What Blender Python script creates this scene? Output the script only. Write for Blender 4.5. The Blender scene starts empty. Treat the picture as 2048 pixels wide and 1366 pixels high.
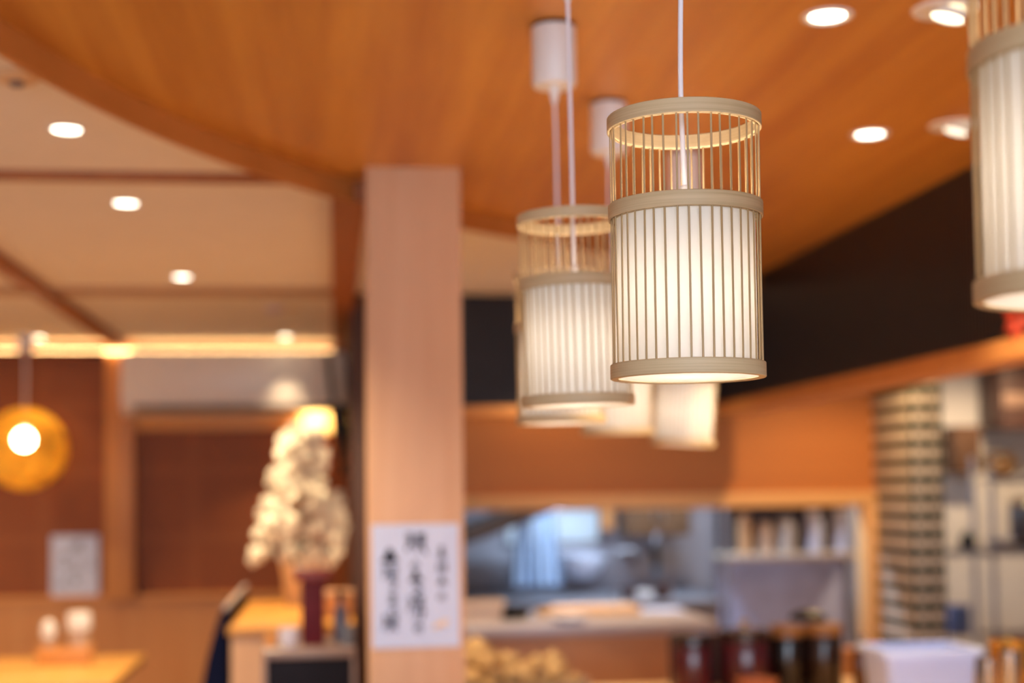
import bpy, bmesh, math, random
from mathutils import Vector, Matrix, Euler
random.seed(7)
C = bpy.context.scene.collection
scene = bpy.context.scene
PI = math.pi
R = math.radians

# ------------------------------------------------------------------ camera, world, light, exposure
cam_data = bpy.data.cameras.new('camera')
cam = bpy.data.objects.new('camera', cam_data)
C.objects.link(cam)
cam_data.sensor_width = 36.0
cam_data.lens = 50.0
cam_data.shift_y = 163.0 / 2048.0
cam_data.clip_start = 0.05
cam_data.clip_end = 60
yaw, tilt, roll = R(7.13), R(2.6), R(0.7)
fwd = Vector((math.sin(yaw) * math.cos(tilt), math.cos(yaw) * math.cos(tilt), math.sin(tilt)))
r0 = Vector((math.cos(yaw), -math.sin(yaw), 0.0))
u0 = r0.cross(fwd)
rt = r0 * math.cos(roll) - u0 * math.sin(roll)
up = u0 * math.cos(roll) + r0 * math.sin(roll)
cam.matrix_world = Matrix(((rt.x, up.x, -fwd.x, 0.0), (rt.y, up.y, -fwd.y, 0.0), (rt.z, up.z, -fwd.z, 1.5), (0, 0, 0, 1)))
cam_data.dof.use_dof = True
cam_data.dof.focus_distance = 1.60
cam_data.dof.aperture_fstop = 2.2
scene.camera = cam

scene.view_settings.view_transform = 'Standard'
scene.view_settings.look = 'None'
scene.view_settings.gamma = 1.0
scene.view_settings.use_curve_mapping = False
scene.view_settings.exposure = 1.0
scene.cycles.use_denoising = True
scene.cycles.max_bounces = 8
scene.cycles.diffuse_bounces = 5
scene.cycles.use_adaptive_sampling = True
scene.cycles.adaptive_threshold = 0.03
scene.cycles.sample_clamp_indirect = 6.0

world = bpy.data.worlds.new('daylight')
scene.world = world
world.use_nodes = True
world.node_tree.nodes['Background'].inputs[0].default_value = (0.72, 0.86, 1.0, 1)
world.node_tree.nodes['Background'].inputs[1].default_value = 0.45

WARM = (1.0, 0.76, 0.47)
WARM_PALE = (1.0, 0.80, 0.56)
DAY = (0.70, 0.82, 1.0)

def light(name, kind, loc, power, color, rot=(0, 0, 0), parent=None, **kw):
    d = bpy.data.lights.new(name, kind)
    d.energy = power
    d.color = color
    for k, v in kw.items():
        setattr(d, k, v)
    o = bpy.data.objects.new(name, d)
    C.objects.link(o)
    o.location = loc
    o.rotation_euler = rot
    o.parent = parent
    return o

# daylight coming through the shop front behind the camera
light('daylight', 'AREA', (0.4, -3.75, 1.42), 135.0, DAY, (R(90), 0, 0), shape='RECTANGLE', size=5.4, size_y=1.95)
# ------------------------------------------------------------------ helpers
def lin(h):
    h = h.lstrip('#')
    v = [int(h[i:i + 2], 16) / 255.0 for i in (0, 2, 4)]
    return tuple((c / 12.92 if c <= 0.04045 else ((c + 0.055) / 1.055) ** 2.4) for c in v)

MATS = {}
def mat(name, col, rough=0.5, metal=0.0, var=0.06, scale=(8, 8, 8), detail=4.0, bump=0.0, spec=0.5, emit=None, estr=0.0, col2=None, trans=0.0, coat=0.0, alpha=None):
    """principled material with a little procedural variation in its colour"""
    if name in MATS:
        return MATS[name]
    m = bpy.data.materials.new(name)
    m.use_nodes = True
    nt = m.node_tree
    b = nt.nodes['Principled BSDF']
    col = lin(col) if isinstance(col, str) else col
    b.inputs['Roughness'].default_value = rough
    b.inputs['Metallic'].default_value = metal
    b.inputs['Specular IOR Level'].default_value = spec
    b.inputs['Transmission Weight'].default_value = trans
    b.inputs['Coat Weight'].default_value = coat
    tc = nt.nodes.new('ShaderNodeTexCoord')
    mp = nt.nodes.new('ShaderNodeMapping')
    mp.inputs['Scale'].default_value = scale
    nt.links.new(tc.outputs['Object'], mp.inputs['Vector'])
    nz = nt.nodes.new('ShaderNodeTexNoise')
    nz.inputs['Scale'].default_value = 1.0
    nz.inputs['Detail'].default_value = detail
    nz.inputs['Roughness'].default_value = 0.6
    nt.links.new(mp.outputs['Vector'], nz.inputs['Vector'])
    cr = nt.nodes.new('ShaderNodeValToRGB')
    if col2 is None:
        lo = [max(0, c * (1 - 2 * var)) for c in col]
        hi = [min(1, c * (1 + 2 * var)) for c in col]
    else:
        lo, hi = col, (lin(col2) if isinstance(col2, str) else col2)
    cr.color_ramp.elements[0].position = 0.3
    cr.color_ramp.elements[0].color = (*lo, 1)
    cr.color_ramp.elements[1].position = 0.7
    cr.color_ramp.elements[1].color = (*hi, 1)
    nt.links.new(nz.outputs['Fac'], cr.inputs['Fac'])
    nt.links.new(cr.outputs['Color'], b.inputs['Base Color'])
    if bump:
        bp = nt.nodes.new('ShaderNodeBump')
        bp.inputs['Strength'].default_value = bump
        bp.inputs['Distance'].default_value = 0.002
        nt.links.new(nz.outputs['Fac'], bp.inputs['Height'])
        nt.links.new(bp.outputs['Normal'], b.inputs['Normal'])
    if emit is not None:
        b.inputs['Emission Color'].default_value = (*emit, 1)
        b.inputs['Emission Strength'].default_value = estr
    MATS[name] = m
    return m

def paper_mat(name, col, trans_w, refl=1.0):
    """thin translucent paper or cloth: part of the light goes through, part is scattered back"""
    if name in MATS:
        return MATS[name]
    m = bpy.data.materials.new(name)
    m.use_nodes = True
    nt = m.node_tree
    nt.nodes.remove(nt.nodes['Principled BSDF'])
    out = nt.nodes['Material Output']
    tc = nt.nodes.new('ShaderNodeTexCoord')
    mp = nt.nodes.new('ShaderNodeMapping')
    mp.inputs['Scale'].default_value = (60, 60, 9)
    nz = nt.nodes.new('ShaderNodeTexNoise')
    nz.inputs['Scale'].default_value = 1.0
    nt.links.new(tc.outputs['Object'], mp.inputs['Vector'])
    nt.links.new(mp.outputs['Vector'], nz.inputs['Vector'])
    cr = nt.nodes.new('ShaderNodeValToRGB')
    cr.color_ramp.elements[0].position = 0.3
    cr.color_ramp.elements[1].position = 0.7
    cr.color_ramp.elements[0].color = (col[0] * 0.965, col[1] * 0.95, col[2] * 0.93, 1)
    cr.color_ramp.elements[1].color = (*col, 1)
    nt.links.new(nz.outputs['Fac'], cr.inputs['Fac'])
    df = nt.nodes.new('ShaderNodeBsdfDiffuse')
    tr = nt.nodes.new('ShaderNodeBsdfTranslucent')
    mx = nt.nodes.new('ShaderNodeMixShader')
    mx.inputs[0].default_value = trans_w
    mul = nt.nodes.new('ShaderNodeMix'); mul.data_type = 'RGBA'; mul.blend_type = 'MULTIPLY'
    mul.inputs['Factor'].default_value = 1.0
    mul.inputs['B'].default_value = (refl, refl, refl, 1)
    nt.links.new(cr.outputs['Color'], mul.inputs['A'])
    nt.links.new(mul.outputs['Result'], df.inputs['Color'])
    nt.links.new(cr.outputs['Color'], tr.inputs['Color'])
    nt.links.new(df.outputs[0], mx.inputs[1])
    nt.links.new(tr.outputs[0], mx.inputs[2])
    nt.links.new(mx.outputs[0], out.inputs['Surface'])
    MATS[name] = m
    return m

def glow_mat(name, col, strength):
    if name in MATS:
        return MATS[name]
    m = bpy.data.materials.new(name)
    m.use_nodes = True
    nt = m.node_tree
    nt.nodes.remove(nt.nodes['Principled BSDF'])
    e = nt.nodes.new('ShaderNodeEmission')
    e.inputs[0].default_value = (*col, 1)
    e.inputs[1].default_value = strength
    nt.links.new(e.outputs[0], nt.nodes['Material Output'].inputs['Surface'])
    MATS[name] = m
    return m

def grid_mat(name, tile, joint, pitch, joint_w, axes, rough=0.3, bump=0.4, var=0.06, offset=(0, 0)):
    """rectangular grid of tiles or panels: joints of joint_w (u,v) repeat every pitch (u,v) along the two axes"""
    m = bpy.data.materials.new(name)
    m.use_nodes = True
    nt = m.node_tree
    b = nt.nodes['Principled BSDF']
    b.inputs['Roughness'].default_value = rough
    tc = nt.nodes.new('ShaderNodeTexCoord')
    sp = nt.nodes.new('ShaderNodeSeparateXYZ')
    nt.links.new(tc.outputs['Object'], sp.inputs[0])
    masks = []
    for k, ax in enumerate(axes):
        src = sp.outputs[ax]
        a = nt.nodes.new('ShaderNodeMath'); a.operation = 'ADD'; a.inputs[1].default_value = 100 * pitch[k] + offset[k]
        nt.links.new(src, a.inputs[0])
        md = nt.nodes.new('ShaderNodeMath'); md.operation = 'MODULO'; md.inputs[1].default_value = pitch[k]
        nt.links.new(a.outputs[0], md.inputs[0])
        lt = nt.nodes.new('ShaderNodeMath'); lt.operation = 'LESS_THAN'; lt.inputs[1].default_value = joint_w[k]
        nt.links.new(md.outputs[0], lt.inputs[0])
        masks.append(lt)
    mx = nt.nodes.new('ShaderNodeMath'); mx.operation = 'MAXIMUM'
    nt.links.new(masks[0].outputs[0], mx.inputs[0])
    nt.links.new(masks[1].outputs[0], mx.inputs[1])
    nz = nt.nodes.new('ShaderNodeTexNoise'); nz.inputs['Scale'].default_value = 7.0; nz.inputs['Detail'].default_value = 5
    nt.links.new(tc.outputs['Object'], nz.inputs['Vector'])
    cr = nt.nodes.new('ShaderNodeValToRGB')
    t = lin(tile)
    cr.color_ramp.elements[0].color = (*[c * (1 - 2 * var) for c in t], 1)
    cr.color_ramp.elements[1].color = (*[min(1, c * (1 + 2 * var)) for c in t], 1)
    nt.links.new(nz.outputs['Fac'], cr.inputs['Fac'])
    mc = nt.nodes.new('ShaderNodeMix'); mc.data_type = 'RGBA'
    nt.links.new(mx.outputs[0], mc.inputs['Factor'])
    nt.links.new(cr.outputs['Color'], mc.inputs['A'])
    mc.inputs['B'].default_value = (*lin(joint), 1)
    nt.links.new(mc.outputs['Result'], b.inputs['Base Color'])
    if bump:
        iv = nt.nodes.new('ShaderNodeMath'); iv.operation = 'SUBTRACT'; iv.inputs[0].default_value = 1.0
        nt.links.new(mx.outputs[0], iv.inputs[1])
        bp = nt.nodes.new('ShaderNodeBump'); bp.inputs['Strength'].default_value = bump; bp.inputs['Distance'].default_value = 0.003
        nt.links.new(iv.outputs[0], bp.inputs['Height'])
        nt.links.new(bp.outputs['Normal'], b.inputs['Normal'])
    return m

def wood(name, a, b, along='Z', rough=0.5, freq=1.0, coat=0.0):
    s = {'X': (0.9, 16, 16), 'Y': (16, 0.9, 16), 'Z': (16, 16, 0.9)}[along]
    return mat(name, a, rough, scale=tuple(v * freq for v in s), detail=7, col2=b, bump=0.08, coat=coat)

# --- mesh builders (all into a bmesh, local coordinates)
def add_box(bm, lo, hi, bevel=0.0, rot=None, seg=2):
    lo, hi = Vector(lo), Vector(hi)
    c, s = (lo + hi) / 2, hi - lo
    M = Matrix.Translation(c) @ (rot.to_matrix().to_4x4() if rot else Matrix.Identity(4)) @ Matrix.Diagonal((*s, 1))
    r = bmesh.ops.create_cube(bm, size=1.0, matrix=M)
    if bevel > 0:
        es = list({e for v in r['verts'] for e in v.link_edges})
        bmesh.ops.bevel(bm, geom=es, offset=bevel, segments=seg, profile=0.5, affect='EDGES')

def add_lathe(bm, prof, seg=32, center=(0, 0, 0), M=None, close=True):
    """prof: list of (radius, z), revolved about z"""
    M = M or Matrix.Identity(4)
    c = Vector(center)
    rings = []
    for r, z in prof:
        if r < 1e-6:
            rings.append([bm.verts.new(M @ (c + Vector((0, 0, z))))])
        else:
            rings.append([bm.verts.new(M @ (c + Vector((r * math.cos(2 * PI * k / seg), r * math.sin(2 * PI * k / seg), z)))) for k in range(seg)])
    for a, b in zip(rings[:-1], rings[1:]):
        for k in range(seg):
            q = (k + 1) % seg
            if len(a) == 1 and len(b) == 1:
                continue
            if len(a) == 1:
                bm.faces.new((a[0], b[q], b[k]))
            elif len(b) == 1:
                bm.faces.new((a[k], a[q], b[0]))
            else:
                bm.faces.new((a[k], a[q], b[q], b[k]))

def add_ring(bm, ro, ri, z0, z1, seg=96, ch=0.0008):
    """flat hoop with a rectangular, slightly eased section"""
    prof = [(ri, z0 + ch), (ri + ch, z0), (ro - ch, z0), (ro, z0 + ch), (ro, z1 - ch), (ro - ch, z1), (ri + ch, z1), (ri, z1 - ch), (ri, z0 + ch)]
    add_lathe(bm, prof, seg)

def add_tube(bm, pts, r, seg=10, cap=True):
    pts = [Vector(p) for p in pts]
    rings = []
    n = len(pts)
    rad = r if isinstance(r, (list, tuple)) else [r] * n
    for i, p in enumerate(pts):
        t = (pts[min(i + 1, n - 1)] - pts[max(i - 1, 0)]).normalized()
        ref = Vector((0, 0, 1)) if abs(t.z) < 0.9 else Vector((1, 0, 0))
        a = t.cross(ref).normalized()
        b = t.cross(a).normalized()
        rings.append([bm.verts.new(p + rad[i] * (a * math.cos(2 * PI * k / seg) + b * math.sin(2 * PI * k / seg))) for k in range(seg)])
    for a, b in zip(rings[:-1], rings[1:]):
        for k in range(seg):
            q = (k + 1) % seg
            bm.faces.new((a[k], a[q], b[q], b[k]))
    if cap:
        bm.faces.new(rings[0][::-1])
        bm.faces.new(rings[-1])

def add_prism(bm, poly, axis, a, b):
    """poly in the two other axes (in order), extruded along axis from a to b"""
    def mk(p, t):
        return {'X': (t, p[0], p[1]), 'Y': (p[0], t, p[1]), 'Z': (p[0], p[1], t)}[axis]
    va = [bm.verts.new(mk(p, a)) for p in poly]
    vb = [bm.verts.new(mk(p, b)) for p in poly]
    n = len(poly)
    bm.faces.new(va[::-1])
    bm.faces.new(vb)
    for k in range(n):
        q = (k + 1) % n
        bm.faces.new((va[k], va[q], vb[q], vb[k]))

def finish(name, bm, m, smooth=None):
    bmesh.ops.recalc_face_normals(bm, faces=bm.faces)
    me = bpy.data.meshes.new(name)
    bm.to_mesh(me)
    bm.free()
    me.materials.append(m)
    if smooth:
        for p in me.polygons:
            p.use_smooth = True
        try:
            me.set_sharp_from_angle(angle=R(smooth))
        except Exception:
            pass
    return me

def obj(name, bm, m, parent=None, smooth=None, label=None):
    me = finish(name, bm, m, smooth)
    o = bpy.data.objects.new(name, me)
    C.objects.link(o)
    o.parent = parent
    if label:
        o['label'] = label
    return o

def box(name, lo, hi, m, parent=None, bevel=0.0, rot=None, label=None, smooth=None):
    bm = bmesh.new()
    add_box(bm, lo, hi, bevel, rot)
    return obj(name, bm, m, parent, smooth if smooth else (35 if bevel else None), label)

def lathe(name, prof, m, parent=None, seg=32, smooth=35, center=(0, 0, 0), label=None):
    bm = bmesh.new()
    add_lathe(bm, prof, seg, center)
    return obj(name, bm, m, parent, smooth, label)

def tube(name, pts, r, m, parent=None, seg=10, smooth=60, label=None):
    bm = bmesh.new()
    add_tube(bm, pts, r, seg)
    return obj(name, bm, m, parent, smooth, label)

def tag(o, label, cat, group=None):
    o['label'] = label
    o['category'] = cat
    if group:
        o['group'] = group
    return o

def thing(name, label, cat, loc=(0, 0, 0), rot=(0, 0, 0), group=None):
    o = bpy.data.objects.new(name, None)
    o.empty_display_size = 0.05
    C.objects.link(o)
    o.location = loc
    o.rotation_euler = rot
    return tag(o, label, cat, group)

def struct(o):
    o['kind'] = 'structure'
    return o

def copy_thing(src, loc, label, rot=None):
    """a copy of a thing with copies of its parts and sub-parts (mesh data shared)"""
    def rec(o, parent):
        c = o.copy()
        C.objects.link(c)
        c.parent = parent
        for ch in list(o.children):
            rec(ch, c)
        return c
    kids = list(src.children)
    c = src.copy()
    C.objects.link(c)
    c.location = loc
    if rot is not None:
        c.rotation_euler = rot
    if label:
        c['label'] = label
    for ch in kids:
        rec(ch, c)
    return c

# ------------------------------------------------------------------ shared materials
M_CEIL_WOOD = wood('orange_wood_ceiling', '#b06c22', '#d29239', 'Y', 0.45, 0.7)
M_RIM_WOOD = wood('orange_wood_rim', '#b06d30', '#c27c3c', 'Y', 0.5, 0.7)
M_BEAM = wood('dark_orange_beam', '#935020', '#a4602a', 'Y', 0.55)
M_WHITE = mat('white_plaster', '#ece4da', 0.85, var=0.012)
M_PILLAR = wood('pale_pillar_wood', '#cf9f78', '#d9ad88', 'Z', 0.5, 1.1)
M_PALE_WOOD = wood('pale_trim_wood', '#cf8a48', '#da9a58', 'X', 0.5)
M_PALE_WOOD_V = wood('pale_upright_wood', '#c48046', '#cf8e52', 'Z', 0.5)
M_WAINSCOT = wood('wainscot_wood', '#c08049', '#cb8f58', 'Z', 0.5, 0.6)
M_BROWN = mat('dark_partition', '#4a3029', 0.6, var=0.06, scale=(14, 14, 1.5))
M_FLOOR = wood('floor_boards', '#947459', '#a28265', 'Y', 0.45, 0.5)
M_KITCHEN_WALL = mat('kitchen_wall', '#b6aca4', 0.6, var=0.02)
M_STEEL = mat('brushed_steel', '#b4b2b4', 0.33, metal=1.0, var=0.03, scale=(3, 90, 90))
M_STEEL_DULL = mat('dull_steel', '#8d8a90', 0.5, metal=0.8, var=0.05)
M_CHROME = mat('chrome', '#c8c8cc', 0.12, metal=1.0, var=0.02)
M_WHITE_PLASTIC = mat('white_plastic', '#e6e0dc', 0.4, var=0.012)
M_CORD = mat('white_cord', '#e9e4ea', 0.45, var=0.01)
M_BLACK = mat('black_plastic', '#0c0c0d', 0.4, var=0.1, spec=0.25)
M_GLASS = mat('clear_glass', '#f4f6f6', 0.03, trans=1.0, var=0.0)
M_PAPER = mat('white_paper', '#ccd8f6', 0.8, var=0.01)
M_INK = mat('black_ink', '#1d1c26', 0.8, var=0.1)
M_INK_FADED = mat('faded_ink', '#53505c', 0.8, var=0.1)
M_SEAL = mat('faded_orange_seal', '#f0d2b4', 0.8, var=0.03)

# black wall of narrow upright slats
def slat_mat(name, ax):
    m = mat(name, '#1c1a20', 0.38, spec=0.5, var=0.12, scale=(6, 6, 6))
    nt = m.node_tree
    b = nt.nodes['Principled BSDF']
    tc = nt.nodes.new('ShaderNodeTexCoord')
    wv = nt.nodes.new('ShaderNodeTexWave')
    wv.bands_direction = ax
    wv.inputs['Scale'].default_value = 14.0
    nt.links.new(tc.outputs['Object'], wv.inputs['Vector'])
    bp = nt.nodes.new('ShaderNodeBump')
    bp.inputs['Strength'].default_value = 0.6
    bp.inputs['Distance'].default_value = 0.006
    nt.links.new(wv.outputs['Fac'], bp.inputs['Height'])
    nt.links.new(bp.outputs['Normal'], b.inputs['Normal'])
    return m
M_SLAT_Y = slat_mat('black_slats_side', 'Y')
M_SLAT_X = slat_mat('black_slats_rear', 'X')

# ------------------------------------------------------------------ room shell
struct(box('floor', (-4.2, -3.3, -0.1), (6.2, 10.2, 0.0), M_FLOOR))
struct(box('ceiling', (-4.2, -3.3, 2.46), (6.2, 10.2, 2.56), M_WHITE))
struct(box('wall_left', (-4.3, -3.3, 0.0), (-4.2, 10.2, 2.46), M_WHITE))
struct(box('wall_right', (6.2, -3.3, 0.0), (6.3, 10.2, 2.46), M_KITCHEN_WALL))

# front wall behind the camera: a shop front with a wide window
bm = bmesh.new()
add_box(bm, (-4.2, -3.4, 0.0), (6.2, -3.3, 0.4))
add_box(bm, (-4.2, -3.4, 2.4), (6.2, -3.3, 2.46))
add_box(bm, (-4.2, -3.4, 0.4), (-2.4, -3.3, 2.4))
add_box(bm, (3.2, -3.4, 0.4), (6.2, -3.3, 2.4))
struct(obj('wall_front', bm, M_WHITE))
bm = bmesh.new()
for x in (-2.4, -0.55, 1.3, 3.12):
    add_box(bm, (x, -3.38, 0.4), (x + 0.08, -3.32, 2.4))
add_box(bm, (-2.4, -3.38, 0.4), (3.2, -3.32, 0.46))
add_box(bm, (-2.4, -3.38, 2.34), (3.2, -3.32, 2.4))
struct(obj('window_1', bm, M_PALE_WOOD_V))

# rear wall of the dining room with brown panels, wainscot, posts
M_PANEL = grid_mat('brown_wall_panels', '#8a4614', '#924e1e', (0.94, 0.43), (0.07, 0.06), (0, 2), rough=0.6, bump=0.0, var=0.05, offset=(0.0, -0.315 + 0.43))
struct(box('wall_back', (-4.2, 9.4, 0.0), (0.1, 9.55, 2.46), M_PANEL))
struct(box('trim_1', (-4.2, 9.36, 0.0), (0.1, 9.4, 0.815), M_WAINSCOT))                      # wainscot
struct(box('trim_2', (-4.2, 9.34, 0.815), (0.1, 9.4, 0.845), M_PALE_WOOD, bevel=0.004))       # cap of the wainscot
struct(box('trim_3', (-1.45, 9.3, 0.815), (-1.27, 9.4, 2.46), M_PALE_WOOD_V, bevel=0.004))    # post beside the air conditioner
struct(box('trim_4', (-1.27, 9.33, 1.895), (0.1, 9.4, 1.985), M_PALE_WOOD, bevel=0.004))      # ledge under the air conditioner
struct(box('trim_5', (-1.27, 9.20, 2.375), (0.085, 9.4, 2.395), M_BROWN))                         # brown strip put in for the dark gap over it
struct(box('trim_6', (-1.27, 9.375, 1.985), (0.1, 9.4, 2.39), M_WHITE))                       # pale wall behind it
struct(box('baseboard_back', (-4.2, 9.34, 0.0), (0.1, 9.36, 0.08), M_BROWN))

# dark partition between the dining room and the kitchen
struct(box('wall_partition', (0.085, 7.0, 0.0), (0.55, 9.55, 2.46), M_BROWN, bevel=0.004))

struct(box('trim_12', (-4.2, 9.22, 2.375), (-1.45, 9.4, 2.395), M_PANEL))

# beams across the white ceiling
struct(box('beam_cross', (-4.2, 4.33, 2.435), (-0.005, 4.37, 2.46), M_BEAM))
struct(box('beam_along', (-1.39, 4.37, 2.418), (-1.31, 9.4, 2.46), M_BEAM))
struct(box('beam_pillar', (-0.005, 4.36, 2.385), (0.10, 7.0, 2.46), M_BEAM))
struct(box('beam_far', (-0.005, 7.0, 2.385), (0.085, 9.4, 2.46), M_BEAM))
struct(box('beam_pale', (-4.2, 6.80, 2.445), (-0.005, 7.0, 2.46), mat('tan_strip', '#b58f70', 0.7), bevel=0.004))

# curved wooden ceiling over the counter: arc of radius 3.93 about (3.154, 1.927)
CX, CY, CR = 3.154, 1.927, 3.929
def arc_pts(r, x_max, n=120):
    a1 = math.acos((x_max - CX) / r)          # upper (far) end
    a2 = 2 * PI - math.acos((x_max - CX) / r)
    pts = [(CX + r * math.cos(a1 + (a2 - a1) * k / n), CY + r * math.sin(a1 + (a2 - a1) * k / n)) for k in range(n + 1)]
    # towards the black wall the edge runs out straighter than the circle
    return [(x, y + (0.42 * (x - 0.8) ** 2 if x > 0.8 and y > CY else 0.0)) for x, y in pts]
bm = bmesh.new()
add_prism(bm, arc_pts(CR + 0.002, 1.95), 'Z', 2.445, 2.459)
struct(obj('ceiling_wood', bm, M_CEIL_WOOD))
bm = bmesh.new()
inner, outer = arc_pts(CR, 1.93), arc_pts(CR + 0.018, 1.93)
add_prism(bm, inner + outer[::-1], 'Z', 2.38, 2.4595)
struct(obj('trim_7', bm, M_RIM_WOOD, smooth=30))

# pillar
struct(box('pillar', (0.097, 4.15, 0.0), (0.374, 4.42, 2.446), M_PILLAR, bevel=0.003))

# hanging black walls over the counter and the kitchen hatch, each with its pale wooden bottom board
struct(box('wall_hanging_right', (1.90, -2.0, 1.905), (2.02, 7.0, 2.46), M_SLAT_Y))
struct(box('trim_8', (1.885, -2.0, 1.845), (2.035, 6.98, 1.905), M_PALE_WOOD, bevel=0.003))
struct(box('wall_hanging_rear', (0.55, 7.0, 1.905), (2.33, 7.12, 2.46), M_SLAT_X))  # hidden end runs past the corner to set the shadow on the hatch wall
struct(box('trim_9', (0.55, 6.985, 1.86), (2.03, 7.135, 1.905), M_PALE_WOOD, bevel=0.003))

# wall of the kitchen hatch with its pale frame
M_HATCH = wood('brown_hatch_wood', '#b46a28', '#be7632', 'X', 0.55, 0.5)
bm = bmesh.new()
add_box(bm, (0.55, 7.5, 1.45), (2.94, 7.6, 2.46))
add_box(bm, (0.55, 7.5, 0.0), (2.94, 7.6, 0.60))
struct(obj('wall_hatch', bm, M_HATCH))
struct(box('trim_10', (0.55, 7.47, 1.378), (2.94, 7.61, 1.456), wood('hatch_frame_wood', '#dda666', '#e6b276', 'X', 0.5), bevel=0.004))
struct(box('trim_11', (2.87, 7.47, 0.60), (2.94, 7.61, 1.378), wood('hatch_jamb_wood', '#dda666', '#e6b276', 'Z', 0.5), bevel=0.004))

# tiled column
M_TILE = grid_mat('tiled_column', '#d2c4b6', '#2f3626', (0.0745, 0.093), (0.018, 0.050), (0, 2), 0.5, 0.0, offset=(0.041, 0.0))
M_TILE_SIDE = None
struct(box('column_tiled', (2.935, 7.0, 0.0), (3.115, 7.6, 2.46), M_TILE, bevel=0.003))

# kitchen walls beyond
bm = bmesh.new()
add_box(bm, (0.55, 9.4, 0.0), (1.10, 9.55, 2.46))
add_box(bm, (1.80, 9.4, 0.0), (3.55, 9.55, 2.46))
add_box(bm, (1.10, 9.4, 0.0), (1.80, 9.55, 1.10))
add_box(bm, (1.10, 9.4, 1.40), (1.80, 9.55, 2.46))
struct(obj('wall_kitchen', bm, mat('grey_kitchen_wall', '#8a868e', 0.5, var=0.03)))
struct(box('wall_kitchen_right', (3.55, 9.4, 0.0), (6.2, 9.55, 2.46), M_KITCHEN_WALL))
w = bmesh.new()
for x in (1.10, 1.41, 1.76):
    add_box(w, (x, 9.42, 1.10), (x + 0.04, 9.5, 1.40))
add_box(w, (1.10, 9.42, 1.10), (1.80, 9.5, 1.13))
add_box(w, (1.10, 9.42, 1.37), (1.80, 9.5, 1.40))
win2 = struct(obj('window_2', w, M_STEEL_DULL))
M_FROST = paper_mat('frosted_pane', (0.9, 0.95, 1.0), 0.8)
box('window_pane', (1.14, 9.455, 1.13), (1.76, 9.46, 1.37), M_FROST, win2)

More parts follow.
